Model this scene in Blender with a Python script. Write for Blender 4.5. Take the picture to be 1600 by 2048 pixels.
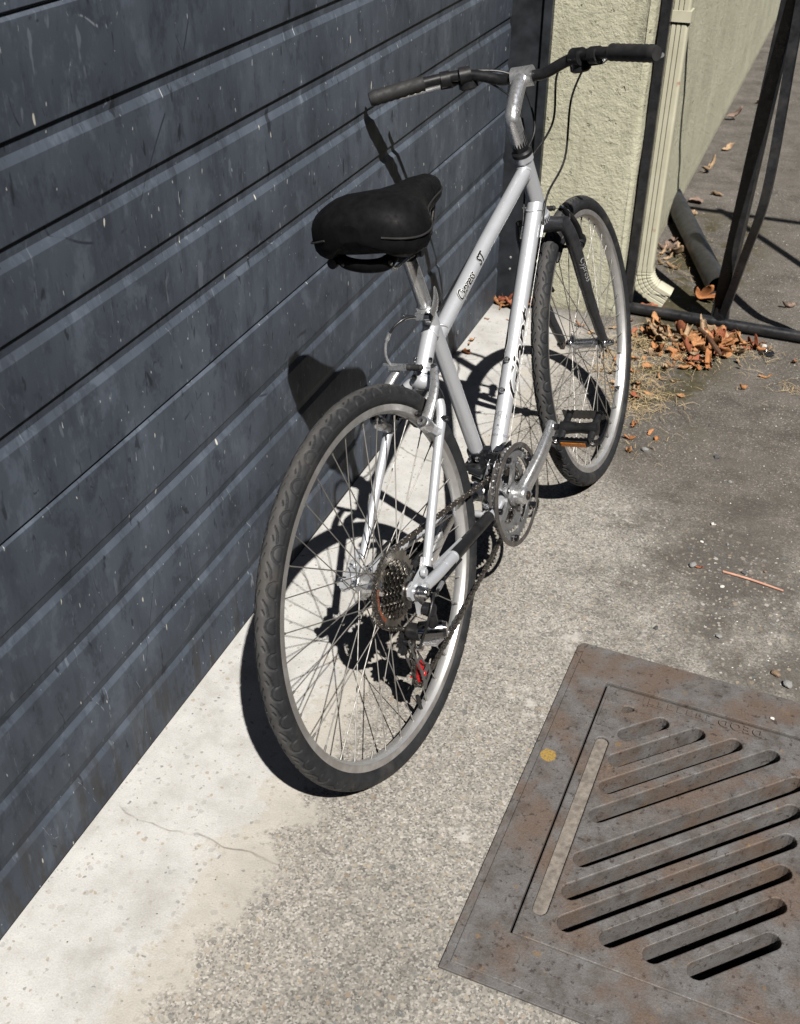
import bpy, bmesh, math, random
import numpy as np
from mathutils import Vector, Matrix
random.seed(7)
R_ = math.radians
scene = bpy.context.scene
col = scene.collection
for o in list(bpy.data.objects):
    bpy.data.objects.remove(o)

# ------------------------------------------------------------------ camera
cam_d = bpy.data.cameras.new('camera')
cam = bpy.data.objects.new('camera', cam_d); col.objects.link(cam)
YAW, PITCH, ROLL = R_(-21.433), R_(35.293), R_(0.2008)
_fw = Vector((math.sin(YAW)*math.cos(PITCH), math.cos(YAW)*math.cos(PITCH), -math.sin(PITCH)))
_rt = Vector((math.cos(YAW), -math.sin(YAW), 0)); _up = _rt.cross(_fw)
_r2 = _rt*math.cos(ROLL)+_up*math.sin(ROLL); _u2 = -_rt*math.sin(ROLL)+_up*math.cos(ROLL)
cam.matrix_world = Matrix(((_r2.x, _u2.x, -_fw.x, 0.93836), (_r2.y, _u2.y, -_fw.y, 0.0), (_r2.z, _u2.z, -_fw.z, 1.52097), (0, 0, 0, 1)))
cam_d.sensor_fit = 'VERTICAL'; cam_d.sensor_height = 36.0; cam_d.lens = 36.0*2153.9/2048.0
cam_d.clip_start = 0.02; cam_d.clip_end = 3000
cam_d.dof.use_dof = True; cam_d.dof.focus_distance = 2.0; cam_d.dof.aperture_fstop = 9.0
scene.camera = cam

# ------------------------------------------------------------------ sky and sun
SUN_AZ, SUN_EL = R_(38), R_(53)          # light travels towards (-sin az, cos az)
ldir = Vector((-math.sin(SUN_AZ)*math.cos(SUN_EL), math.cos(SUN_AZ)*math.cos(SUN_EL), -math.sin(SUN_EL)))
world = bpy.data.worlds.new('World'); scene.world = world; world.use_nodes = True
wn = world.node_tree; wn.nodes.clear()
sky = wn.nodes.new('ShaderNodeTexSky'); sky.sky_type = 'NISHITA'; sky.sun_disc = False
sky.sun_elevation = SUN_EL
tosun = -ldir
sky.sun_rotation = math.atan2(tosun.x, tosun.y)
bg = wn.nodes.new('ShaderNodeBackground'); bg.inputs['Strength'].default_value = 0.05
wo = wn.nodes.new('ShaderNodeOutputWorld')
wn.links.new(sky.outputs[0], bg.inputs[0]); wn.links.new(bg.outputs[0], wo.inputs[0])
sl = bpy.data.lights.new('sun', 'SUN'); sl.energy = 5.0; sl.angle = R_(0.53); sl.color = (1.0, 0.955, 0.89)
so = bpy.data.objects.new('sun', sl); col.objects.link(so)
so.rotation_euler = ldir.to_track_quat('-Z', 'Y').to_euler(); so.location = (2, -2, 4)
scene.view_settings.view_transform = 'Standard'; scene.view_settings.look = 'None'
scene.view_settings.gamma = 1.0; scene.view_settings.exposure = 0.36
scene.view_settings.use_curve_mapping = False
scene.render.engine = 'CYCLES'
scene.cycles.max_bounces = 5; scene.cycles.diffuse_bounces = 0; scene.cycles.glossy_bounces = 3; scene.cycles.transmission_bounces = 3
scene.render.resolution_x = 800; scene.render.resolution_y = 1024

# ------------------------------------------------------------------ helpers: mesh building
class MB:
    def __init__(s): s.v = []; s.f = []; s.M = None
    def add(s, vs, fs):
        b = len(s.v)
        if s.M is not None: vs = [s.M @ Vector(v) for v in vs]
        s.v += [tuple(v) for v in vs]; s.f += [tuple(i+b for i in f) for f in fs]
    def box(s, c, d, rot=None):
        c = Vector(c); hx, hy, hz = d[0]/2, d[1]/2, d[2]/2
        vs = [Vector((x*hx, y*hy, z*hz)) for z in (-1, 1) for y in (-1, 1) for x in (-1, 1)]
        if rot is not None: vs = [rot @ v for v in vs]
        s.add([v+c for v in vs], [(0, 2, 3, 1), (4, 5, 7, 6), (0, 1, 5, 4), (2, 6, 7, 3), (0, 4, 6, 2), (1, 3, 7, 5)])
    def tube(s, pts, r, n=14, caps=True, flat=1.0, ref=None):
        """tube through pts; r one radius or a list; flat scales the section along the second axis; ref fixes the section's first axis"""
        P = [Vector(p) for p in pts]; m = len(P)
        rs = r if isinstance(r, (list, tuple)) else [r]*m
        fl = flat if isinstance(flat, (list, tuple)) else [flat]*m
        vs = []; prev = None
        for i in range(m):
            t = (P[min(i+1, m-1)]-P[max(i-1, 0)]).normalized()
            if ref is not None: a = Vector(ref); a = (a-t*a.dot(t)).normalized()
            elif prev is None:
                a = Vector((0, 0, 1)) if abs(t.z) < 0.9 else Vector((1, 0, 0)); a = (a-t*a.dot(t)).normalized()
            else: a = (prev-t*prev.dot(t)).normalized()
            prev = a; b = t.cross(a)
            for k in range(n):
                q = 2*math.pi*k/n
                vs.append(P[i]+a*(rs[i]*math.cos(q))+b*(rs[i]*fl[i]*math.sin(q)))
        fs = [(i*n+k, i*n+(k+1) % n, (i+1)*n+(k+1) % n, (i+1)*n+k) for i in range(m-1) for k in range(n)]
        if caps: fs += [tuple(range(n-1, -1, -1)), tuple((m-1)*n+k for k in range(n))]
        s.add(vs, fs)
    def cyl(s, p, q, r, n=16, r2=None): s.tube([p, q], [r, r if r2 is None else r2], n)
    def lathe(s, prof, n=48, c=(0, 0, 0), ax=(0, 1, 0), closed=False, e1=None):
        """prof: (radius, height along ax)"""
        ax = Vector(ax).normalized(); c = Vector(c)
        a = Vector(e1) if e1 else (Vector((0, 0, 1)) if abs(ax.z) < .9 else Vector((1, 0, 0)))
        a = (a-ax*a.dot(ax)).normalized(); b = ax.cross(a); m = len(prof); vs = []
        for k in range(n):
            q = 2*math.pi*k/n; d = a*math.cos(q)+b*math.sin(q)
            for (r, h) in prof: vs.append(c+d*r+ax*h)
        fs = []
        for k in range(n):
            k2 = (k+1) % n
            for i in range(m if closed else m-1):
                j = (i+1) % m; fs.append((k*m+i, k2*m+i, k2*m+j, k*m+j))
        s.add(vs, fs)
    def ball(s, c, r, n=12, sc=(1, 1, 1)):
        prof = [(r*math.sin(math.pi*i/(n//2+2)), -r*math.cos(math.pi*i/(n//2+2))) for i in range(0, n//2+3)]
        t = MB(); t.lathe(prof, n, ax=(0, 0, 1)); s.add([Vector((v[0]*sc[0], v[1]*sc[1], v[2]*sc[2]))+Vector(c) for v in t.v], t.f)
    def prism(s, outl, o, e1, e2, th, holes=()):
        """flat polygon outl (x,y) with holes in the plane o,e1,e2, thickness th along e1 x e2 (from 0 to th)"""
        o = Vector(o); e1 = Vector(e1); e2 = Vector(e2); nn = e1.cross(e2).normalized()
        bm = bmesh.new(); loops = []
        for lp in [outl]+list(holes):
            vs = [bm.verts.new((p[0], p[1], 0)) for p in lp]
            for i in range(len(vs)): bm.edges.new((vs[i], vs[(i+1) % len(vs)]))
            loops.append(len(vs))
        bm.verts.index_update()
        if holes:
            bmesh.ops.triangle_fill(bm, use_beauty=True, use_dissolve=False, edges=bm.edges[:])
            bm.verts.ensure_lookup_table()
            tri = [[v.index for v in f.verts] for f in bm.faces]
            pts = [(v.co.x, v.co.y) for v in bm.verts]
        else:
            pts = [(p[0], p[1]) for p in outl]; tri = [list(range(len(outl)))]
        bm.free(); n = len(pts)
        def area(f): return sum(pts[f[i]][0]*pts[f[(i+1) % len(f)]][1]-pts[f[(i+1) % len(f)]][0]*pts[f[i]][1] for i in range(len(f)))
        tri = [f if area(f) > 0 else f[::-1] for f in tri]
        vs = [o+e1*p[0]+e2*p[1] for p in pts]; vs = vs+[v+nn*th for v in vs]
        fs = [tuple(f[::-1]) for f in tri]+[tuple(i+n for i in f) for f in tri]
        b = 0
        for li, L in enumerate(loops):
            lp = list(range(b, b+L)); b += L
            if (area(lp) > 0) != (li == 0): lp = lp[::-1]
            for i in range(L):
                p, q = lp[i], lp[(i+1) % L]; fs.append((p, q, q+n, p+n))
        s.add(vs, fs)
    def build(s, name, mat, parent=None, smooth=True, angle=38):
        me = bpy.data.meshes.new(name); me.from_pydata(s.v, [], s.f); me.validate(); me.update()
        if mat: me.materials.append(mat)
        if smooth:
            me.polygons.foreach_set('use_smooth', [True]*len(me.polygons))
            me.set_sharp_from_angle(angle=R_(angle))
        return obj(name, me, parent)
def obj(name, me, parent=None):
    o = bpy.data.objects.new(name, me); col.objects.link(o)
    if parent is not None: o.parent = parent
    return o
def empty(name, loc=(0, 0, 0)):
    o = bpy.data.objects.new(name, None); col.objects.link(o); o.location = loc; o.empty_display_size = 0.1
    return o
def tag(o, label, cat, group=None, kind=None):
    if label: o['label'] = label
    if cat: o['category'] = cat
    if group: o['group'] = group
    if kind: o['kind'] = kind
    return o
def bez(p0, p1, p2, p3, n=12):
    P = [Vector(p) for p in (p0, p1, p2, p3)]
    return [P[0]*(1-t)**3+P[1]*(3*t*(1-t)**2)+P[2]*(3*t*t*(1-t))+P[3]*t**3 for t in [i/n for i in range(n+1)]]
def spline(pts, n=6):
    """Catmull-Rom through pts"""
    P = [Vector(p) for p in pts]; out = []
    for i in range(len(P)-1):
        a, b, c, d = P[max(i-1, 0)], P[i], P[i+1], P[min(i+2, len(P)-1)]
        for k in range(n):
            t = k/n
            out.append(0.5*((2*b)+(c-a)*t+(2*a-5*b+4*c-d)*t*t+(3*b-a-3*c+d)*t**3))
    out.append(P[-1]); return out
def lerp(a, b, t): return a+(b-a)*t

# ------------------------------------------------------------------ helpers: materials
class NT:
    def __init__(s, name):
        s.mat = bpy.data.materials.new(name); s.mat.use_nodes = True; s.t = s.mat.node_tree; s.t.nodes.clear()
        s.out = s.t.nodes.new('ShaderNodeOutputMaterial'); s.p = s.t.nodes.new('ShaderNodeBsdfPrincipled')
        s.t.links.new(s.p.outputs[0], s.out.inputs[0]); s._co = None
    def put(s, sock, v):
        if isinstance(v, bpy.types.NodeSocket): s.t.links.new(v, sock)
        elif v is not None:
            if sock.type == 'RGBA' and len(v) == 3: v = (*v, 1)
            sock.default_value = v
    def n(s, typ, ins=None, out=0, **props):
        nd = s.t.nodes.new('ShaderNode'+typ)
        for k, v in props.items(): setattr(nd, k, v)
        for k, v in (ins or {}).items(): s.put(nd.inputs[k], v)
        return nd.outputs[out]
    def co(s):
        if s._co is None: s._co = s.n('TexCoord', out=3)
        return s._co
    def map(s, scale=(1, 1, 1), rot=(0, 0, 0), loc=(0, 0, 0), v=None): return s.n('Mapping', {'Vector': v or s.co(), 'Scale': scale, 'Rotation': rot, 'Location': loc})
    def noise(s, sc, detail=4, rough=.55, v=None, out=0, dist=0): return s.n('TexNoise', {'Vector': v or s.co(), 'Scale': sc, 'Detail': detail, 'Roughness': rough, 'Distortion': dist}, out)
    def vor(s, sc, v=None, out=0, feature='F1', rnd=1): return s.n('TexVoronoi', {'Vector': v or s.co(), 'Scale': sc, 'Randomness': rnd}, out, feature=feature)
    def ramp(s, f, stops, interp='LINEAR'):
        nd = s.t.nodes.new('ShaderNodeValToRGB'); cr = nd.color_ramp; cr.interpolation = interp
        while len(cr.elements) < len(stops): cr.elements.new(0.5)
        for e, (p, c) in zip(cr.elements, stops):
            e.position = p; e.color = (c, c, c, 1) if isinstance(c, (int, float)) else (*c[:3], 1)
        s.t.links.new(f, nd.inputs[0]); return nd.outputs[0]
    def step(s, f, a, b): return s.n('MapRange', {0: f, 1: a, 2: b, 3: 0.0, 4: 1.0}, interpolation_type='SMOOTHSTEP')
    def mix(s, f, a, b, blend='MIX'):
        nd = s.t.nodes.new('ShaderNodeMix'); nd.data_type = 'RGBA'; nd.blend_type = blend
        s.put(nd.inputs[0], f); s.put(nd.inputs[6], a); s.put(nd.inputs[7], b); return nd.outputs[2]
    def m(s, op, a, b=None, c=None):
        nd = s.t.nodes.new('ShaderNodeMath'); nd.operation = op; s.put(nd.inputs[0], a)
        if b is not None: s.put(nd.inputs[1], b)
        if c is not None: s.put(nd.inputs[2], c)
        return nd.outputs[0]
    def sep(s, v=None):
        nd = s.t.nodes.new('ShaderNodeSeparateXYZ'); s.t.links.new(v or s.co(), nd.inputs[0]); return nd.outputs
    def bump(s, h, strength=.3, dist=.002, nrm=None):
        return s.n('Bump', {'Height': h, 'Strength': strength, 'Distance': dist, **({'Normal': nrm} if nrm else {})})
    def done(s, **kw):
        for k, v in kw.items(): s.put(s.p.inputs[k.replace('_', ' ')], v)
        return s.mat
def simple(name, c, rough=.5, metal=0.0, var=.12, scale=60, c2=None, amt=.5, bump=0, bscale=400, spec=.5, coat=0, rvar=.1):
    """painted / metal / rubber: slight mottling, dirt colour c2 in patches, fine relief"""
    t = NT(name); n1 = t.noise(scale, 3, .6)
    dark = tuple(x*(1-var*1.6) for x in c); lite = tuple(min(1, x*(1+var)) for x in c)
    base = t.ramp(n1, [(.3, dark), (.7, lite)])
    if c2:
        n2 = t.noise(scale*.45, 3, .65); base = t.mix(t.n('MapRange', {0: n2, 1: .5, 2: .75, 3: 0.0, 4: amt}), base, c2)
    rr = t.n('MapRange', {0: t.noise(scale*2.3, 2), 1: .3, 2: .7, 3: max(.02, rough-rvar), 4: min(1, rough+rvar)})
    kw = dict(Base_Color=base, Roughness=rr, Metallic=metal, Specular_IOR_Level=spec, Coat_Weight=coat)
    if bump: kw['Normal'] = t.bump(t.noise(bscale, 2), bump, .001)
    return t.done(**kw)
# ================================================================== the setting
# ---- ground material: pale concrete apron by the door, exposed-aggregate slab, asphalt and dirt beyond
def ground_mat():
    t = NT('concrete_and_asphalt'); x, y, z = t.sep()
    nl = t.noise(1.7, 3, .6); nm = t.noise(9, 4, .65); nf = t.noise(60, 3, .65); nlo = t.noise(4.2, 4, .7)
    nlc = t.m('SUBTRACT', nl, .5); nmc = t.m('SUBTRACT', nm, .5)
    wob = t.m('ADD', t.m('ADD', t.m('MULTIPLY', nlc, .20), t.m('MULTIPLY', nmc, .30)), t.m('MULTIPLY', t.m('SUBTRACT', nf, .5), .14))
    xw = t.m('ADD', x, wob)
    fine = t.noise(330, 2, .7); speck = t.vor(300, out=1)
    grain = t.n('SeparateColor', {0: speck})
    # apron: pale trowelled cement
    cA = t.ramp(nm, [(.26, (.41, .40, .38)), (.5, (.55, .545, .53)), (.76, (.65, .645, .63))])
    # sand coloured slab
    cB = t.ramp(nm, [(.25, (.37, .35, .31)), (.55, (.50, .475, .43)), (.8, (.58, .555, .51))])
    # exposed aggregate slab: grains of many colours in grey cement
    gr = t.ramp(grain, [(0, (.06, .061, .064)), (.14, (.135, .135, .135)), (.34, (.25, .239, .222)), (.62, (.345, .328, .30)), (.84, (.44, .42, .39)), (1, (.63, .61, .58))])
    cC = t.mix(.6, t.ramp(nf, [(.3, (.19, .18, .163)), (.7, (.43, .408, .37))]), gr)
    # asphalt with dust and light grit
    ga = t.ramp(grain, [(0, (.045, .043, .04)), (.4, (.105, .098, .09)), (.75, (.16, .148, .133)), (.92, (.24, .222, .20)), (1, (.46, .44, .41))])
    cD = t.mix(.45, t.ramp(nm, [(.3, (.098, .089, .08)), (.7, (.18, .165, .146))]), ga)
    mAB = t.step(xw, .20, .25); mBC = t.step(xw, .29, .345)
    c = t.mix(mAB, cA, cB); c = t.mix(mBC, c, cC)
    e = t.m('ADD', t.m('ADD', y, t.m('MULTIPLY', x, .25)), t.m('ADD', t.m('MULTIPLY', nlc, .5), t.m('MULTIPLY', nmc, .35)))
    mD = t.m('MULTIPLY', t.step(e, 2.30, 2.62), t.step(xw, .42, .60))
    far = t.m('MAXIMUM', t.m('MAXIMUM', t.step(y, 3.12, 3.35), t.step(x, 1.7, 2.4)), t.step(y, -1.2, -2.0))
    mD = t.m('MAXIMUM', mD, far)
    c = t.mix(mD, c, cD); notD = t.m('SUBTRACT', 1.0, mD)
    c = t.mix(t.m('MULTIPLY', mBC, .9), c, t.mix(1.0, c, t.ramp(t.m('ADD', t.m('MULTIPLY', nlo, .6), t.m('MULTIPLY', nm, .4)), [(.34, (.66, .65, .63)), (.5, (1.0, .985, .96)), (.64, (1.22, 1.2, 1.17))]), 'MULTIPLY'))
    # grime spreading over the slab
    def blot(cx, cy, kx, ky, lo, hi, amt, colr, c):
        dx = t.m('SUBTRACT', x, cx); dy = t.m('SUBTRACT', y, cy)
        r = t.m('SQRT', t.m('ADD', t.m('MULTIPLY', t.m('MULTIPLY', dx, dx), kx), t.m('MULTIPLY', t.m('MULTIPLY', dy, dy), ky)))
        f = t.step(t.m('ADD', r, t.m('ADD', t.m('MULTIPLY', nlc, 1.0), t.m('MULTIPLY', nmc, 1.3))), hi, lo)
        return t.mix(t.m('MULTIPLY', f, amt), c, colr)
    c = blot(.90, 2.06, 7.0, 2.6, .12, .85, .84, (.082, .073, .064), c)
    c = blot(1.12, 1.74, 7.0, 9.0, .12, .85, .78, (.088, .079, .069), c)
    gm = t.m('MULTIPLY', t.step(nlo, .46, .70), t.step(xw, .56, .82))
    c = t.mix(t.m('MULTIPLY', gm, .68), c, (.12, .108, .094))
    # moss and earth where the leaves collect
    mx = t.m('MULTIPLY', t.step(x, .44, .52), t.step(x, .86, .70)); my = t.m('MULTIPLY', t.step(y, 2.45, 2.85), t.step(y, 4.6, 4.2))
    ms = t.m('MULTIPLY', t.m('MULTIPLY', mx, my), t.step(t.m('ADD', nlo, t.m('MULTIPLY', nmc, .8)), .44, .60))
    c = t.mix(t.m('MULTIPLY', ms, .85), c, t.ramp(nf, [(.3, (.030, .026, .011)), (.7, (.09, .076, .03))]))
    # pebbles showing in the cement, dark pits, pale lime bloom
    wv = t.n('Mix', {0: .010, 4: t.co(), 5: t.n('TexNoise', {'Vector': t.co(), 'Scale': 70.0, 'Detail': 1.0}, 1)}, 1, data_type='VECTOR')
    pvn = t.t.nodes.new('ShaderNodeTexVoronoi'); pvn.inputs['Scale'].default_value = 120; t.t.links.new(wv, pvn.inputs['Vector'])
    pc = t.t.nodes.new('ShaderNodeSeparateColor'); t.t.links.new(pvn.outputs[1], pc.inputs[0])
    size = t.m('MULTIPLY_ADD', pc.outputs[1], .34, .14)
    peb = t.m('MULTIPLY', t.m('GREATER_THAN', t.m('ADD', pc.outputs[0], t.m('MULTIPLY', nmc, .5)), t.m('MULTIPLY_ADD', mBC, -.26, .86)), t.step(t.m('SUBTRACT', pvn.outputs[0], size), .05, -.05))
    pcol = t.ramp(pc.outputs[2], [(0, (.10, .108, .112)), (.25, (.20, .205, .205)), (.45, (.30, .285, .25)), (.65, (.38, .31, .22)), (.82, (.45, .43, .39)), (1, (.62, .60, .56))])
    c = t.mix(t.m('MULTIPLY', t.m('MULTIPLY', peb, notD), .72), c, pcol)
    pv2 = t.t.nodes.new('ShaderNodeTexVoronoi'); pv2.voronoi_dimensions = '2D'; pv2.inputs['Scale'].default_value = 48; t.t.links.new(wv, pv2.inputs['Vector'])
    pc2 = t.t.nodes.new('ShaderNodeSeparateColor'); t.t.links.new(pv2.outputs[1], pc2.inputs[0])
    peb2 = t.m('MULTIPLY', t.m('GREATER_THAN', t.m('ADD', pc2.outputs[0], t.m('MULTIPLY', nmc, .6)), .66), t.step(t.m('SUBTRACT', pv2.outputs[0], t.m('MULTIPLY_ADD', pc2.outputs[1], .20, .06)), .04, -.02))
    pcol2 = t.ramp(pc2.outputs[2], [(0, (.09, .097, .10)), (.3, (.19, .195, .19)), (.55, (.33, .30, .25)), (.75, (.27, .20, .14)), (1, (.56, .54, .50))])
    c = t.mix(t.m('MULTIPLY', t.m('MULTIPLY', peb2, notD), t.m('MULTIPLY_ADD', mBC, .45, .25)), c, pcol2)
    pit = t.m('MULTIPLY', t.step(nf, .62, .70), t.step(nm, .44, .60))
    c = t.mix(t.m('MULTIPLY', pit, .5), c, (.15, .135, .115))
    bl = t.m('MULTIPLY', t.step(t.m('ADD', nlo, t.m('MULTIPLY', t.m('SUBTRACT', nf, .5), .35)), .60, .72), t.m('MULTIPLY', notD, t.step(xw, .42, .6)))
    c = t.mix(t.m('MULTIPLY', bl, .75), c, (.56, .535, .50))
    # hairline cracks near the door
    ck = t.vor(1.9, v=t.n('Mix', {0: .10, 4: t.co(), 5: t.n('TexNoise', {'Vector': t.co(), 'Scale': 5.0, 'Detail': 4.0}, 1)}, 1, data_type='VECTOR'), feature='DISTANCE_TO_EDGE')
    ckm = t.m('MULTIPLY', t.step(ck, .0045, .0008), t.m('MULTIPLY', t.step(nlo, .40, .56), t.m('SUBTRACT', 1.0, mBC)))
    c = t.mix(t.m('MULTIPLY', ckm, .7), c, (.16, .14, .12))
    c = t.mix(.5, c, t.mix(1.0, c, t.ramp(fine, [(.28, .62), (.72, 1.0)]), 'MULTIPLY'))
    # relief is kept cheap: grains and fine noise only
    h = t.m('ADD', t.m('MULTIPLY', t.noise(330, 2, .7), .6), t.m('MULTIPLY', t.n('SeparateColor', {0: t.vor(300, out=1)}), t.m('MULTIPLY_ADD', t.step(x, .26, .46), .5, .08)))
    return t.done(Base_Color=c, Roughness=.88, Specular_IOR_Level=.25, Normal=t.bump(h, .5, .0022))
M_ground = ground_mat()

CX, CY, CA = .6757, 1.699, R_(1.779)                       # far left corner and turn of the drain
DRM = Matrix.Translation((CX, CY, 0)) @ Matrix.Rotation(-CA, 4, 'Z')
FW, FL = .62, .80                                          # drain frame outer size
def drw(x, y): v = DRM @ Vector((x, y, 0)); return (v.x, v.y)
mb = MB(); S = 600
bm = bmesh.new()
for lp in ([(-S, -S), (S, -S), (S, S), (-S, S)], [drw(.02, -.02), drw(FW-.02, -.02), drw(FW-.02, -FL+.02), drw(.02, -FL+.02)]):
    vs = [bm.verts.new((p[0], p[1], 0)) for p in lp]
    for i in range(4): bm.edges.new((vs[i], vs[(i+1) % 4]))
bmesh.ops.triangle_fill(bm, use_beauty=True, use_dissolve=False, edges=bm.edges[:])
for f in bm.faces:
    if f.normal.z < 0: f.normal_flip()
me = bpy.data.meshes.new('ground'); bm.to_mesh(me); bm.free(); me.materials.append(M_ground)
ground = tag(obj('ground', me), None, None, kind='structure')

# pit under the drain
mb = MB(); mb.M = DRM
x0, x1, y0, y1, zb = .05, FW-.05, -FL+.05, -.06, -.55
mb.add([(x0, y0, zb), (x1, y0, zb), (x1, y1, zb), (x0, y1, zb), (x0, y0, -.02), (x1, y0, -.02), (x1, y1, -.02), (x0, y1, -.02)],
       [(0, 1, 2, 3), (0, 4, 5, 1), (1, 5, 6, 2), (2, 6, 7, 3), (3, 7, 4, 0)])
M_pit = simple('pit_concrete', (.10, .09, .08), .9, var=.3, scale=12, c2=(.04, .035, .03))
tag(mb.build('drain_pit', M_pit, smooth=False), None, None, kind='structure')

# ---- cast iron
def iron_mat(name, yellow=None):
    t = NT(name); n1 = t.noise(26, 7, .68); n2 = t.noise(90, 5, .7); n3 = t.noise(8, 6, .6); n4 = t.noise(300, 3, .75)
    c = t.ramp(n1, [(.28, (.085, .070, .062)), (.48, (.165, .155, .15)), (.68, (.225, .22, .22))])
    c = t.mix(t.m('MULTIPLY', t.step(n3, .44, .64), .7), c, (.175, .118, .085))
    c = t.mix(t.m('MULTIPLY', t.step(n2, .56, .66), .75), c, (.05, .036, .032))
    c = t.mix(t.m('MULTIPLY', t.step(t.noise(38, 5, .6, v=t.map(loc=(5, 2, 1))), .64, .72), .6), c, (.30, .19, .085))
    c = t.mix(.35, c, t.mix(1.0, c, t.ramp(n4, [(.35, .25), (.65, 1.0)]), 'MULTIPLY'))
    if yellow:
        x, y, z = t.sep(); dx = t.m('SUBTRACT', x, yellow[0]); dy = t.m('SUBTRACT', y, yellow[1])
        r = t.m('SQRT', t.m('ADD', t.m('MULTIPLY', dx, dx), t.m('MULTIPLY', dy, dy)))
        r = t.m('ADD', r, t.m('MULTIPLY', t.m('SUBTRACT', n2, .5), .012))
        c = t.mix(t.m('MULTIPLY', t.step(r, .0165, .0125), t.step(n4, .30, .55)), c, (.42, .27, .06))
    h = t.m('ADD', t.m('MULTIPLY', n4, .6), t.m('MULTIPLY', n2, .7))
    return t.done(Base_Color=c, Roughness=t.n('MapRange', {0: n1, 1: .3, 2: .7, 3: .75, 4: .5}), Metallic=.25, Specular_IOR_Level=.4, Normal=t.bump(h, .7, .0018))
M_iron = iron_mat('cast_iron'); M_ironY = iron_mat('cast_iron_frame', (.031, -.328))
IX0, IX1, IY1, IY0 = .081, FW-.081, -.097, -FL+.097      # opening of the frame
def ring_frame(o, i): return o, [i]
dframe = MB()
oo = [(0.004, -FL), (FW, -FL), (FW, 0), (.004, 0)]
dframe.prism([(0, -FL), (FW, -FL), (FW, -.012), (FW-.012, 0), (.010, 0), (.004, -.004), (0, -.012)], (0, 0, -.05), (1, 0, 0), (0, 1, 0), .0545,
             [[(IX0, IY0), (IX1, IY0), (IX1, IY1), (IX0, IY1)]])
ins = .014
dframe.prism([(ins, -FL+ins), (FW-ins, -FL+ins), (FW-ins, -ins-.01), (FW-ins-.01, -ins), (ins+.012, -ins), (ins, -ins-.014)], (0, 0, .0046), (1, 0, 0), (0, 1, 0), .0022,
             [[(IX0, IY0), (IX1, IY0), (IX1, IY1), (IX0, IY1)]])
dfo = dframe.build('catch_basin', M_ironY, smooth=False); dfo.matrix_world = DRM
tag(dfo, 'flat rusty iron surround of the slotted drain, with a yellow paint spot', 'drain surround')

# grate with diagonal slots
def stadium(ax, ay, bx, by, w, n=7):
    d = Vector((bx-ax, by-ay, 0)).normalized(); p = Vector((-d.y, d.x, 0)); a0 = math.atan2(p.y, p.x); out = []
    for k in range(n+1):
        q = a0+math.pi*k/n; out.append((ax+math.cos(q)*w, ay+math.sin(q)*w))
    for k in range(n+1):
        q = a0+math.pi+math.pi*k/n; out.append((bx+math.cos(q)*w, by+math.sin(q)*w))
    return out
g = .0035; GX0, GX1, GY0, GY1 = IX0+g, IX1-g, IY0+g, IY1-g
holes = []; sw = .0150
ends = [(.205+.0685*k, -.161) for k in range(4)]+[(.462, -.158-.0685*(k+.75)) for k in range(6)]
for (ex, ey) in ends:
    L = ex-.149; sx, sy = ex-L, ey-L
    if sy < GY0+.05: dd = (GY0+.05-sy); sx += dd; sy += dd
    if ex-sx > .03: holes.append(stadium(sx, sy, ex, ey, sw))
holes.append(stadium(.1125, -.252, .1125, GY0+.06, .0125))
holes.append([(.126+.0, -.156), (.131, -.162), (.141, -.157), (.150, -.148), (.147, -.142), (.134, -.141), (.127, -.147)])
gm = MB()
gm.prism([(GX0, GY0), (GX1, GY0), (GX1, GY1), (GX0, GY1)], (0, 0, -.046), (1, 0, 0), (0, 1, 0), .0485, holes)
grate = gm.build('drain_grate', M_iron, smooth=False); grate.matrix_world = DRM
tag(grate, 'rusty cast iron drain grate with diagonal slots and worn raised letters', 'drain grate')
pm = MB(); zt = .0025
pm.prism([(.090, -.212), (.122, -.212), (.126, -.208), (.128, -.137), (.096, -.131), (.091, -.135)], (0, 0, zt), (1, 0, 0), (0, 1, 0), .0018)
pm.prism([(.160, -.126), (.395, -.126), (.395, -.104), (.160, -.104)], (0, 0, zt), (1, 0, 0), (0, 1, 0), .0010)
pm.build('raised_panel', M_iron, grate, smooth=False)
def text_mesh(body, size, offset=0.0, shear=0.0, spacing=1.0):
    cu = bpy.data.curves.new('t', 'FONT'); cu.body = body; cu.size = size; cu.offset = offset; cu.shear = shear; cu.resolution_u = 3
    cu.space_character = spacing; cu.align_x = 'CENTER'; cu.align_y = 'CENTER'
    o = bpy.data.objects.new('t', cu); col.objects.link(o); dg = bpy.context.evaluated_depsgraph_get()
    me = bpy.data.meshes.new_from_object(o.evaluated_get(dg)); bpy.data.objects.remove(o); bpy.data.curves.remove(cu)
    return me
tm = text_mesh('DEOD', .026, .0006, spacing=1.25); lm = MB()
for p in tm.polygons:
    vs = [tm.vertices[i].co for i in p.vertices]; k = len(vs)
    T = [(.346-v.x, -.115-v.y, zt+.001) for v in vs]; U = [(a, b, zt+.0038) for a, b, c in T]
    lm.add(T+U, [tuple(range(k, 2*k))]+[(i, (i+1) % k, (i+1) % k+k, i+k) for i in range(k)])
for k in range(7):
    xx = .176+k*.0185
    lm.box((xx, -.115, zt+.0018), (.010+random.random()*.003, .015, .0020))
lm.build('raised_lettering', M_iron, grate, smooth=False)

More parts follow.
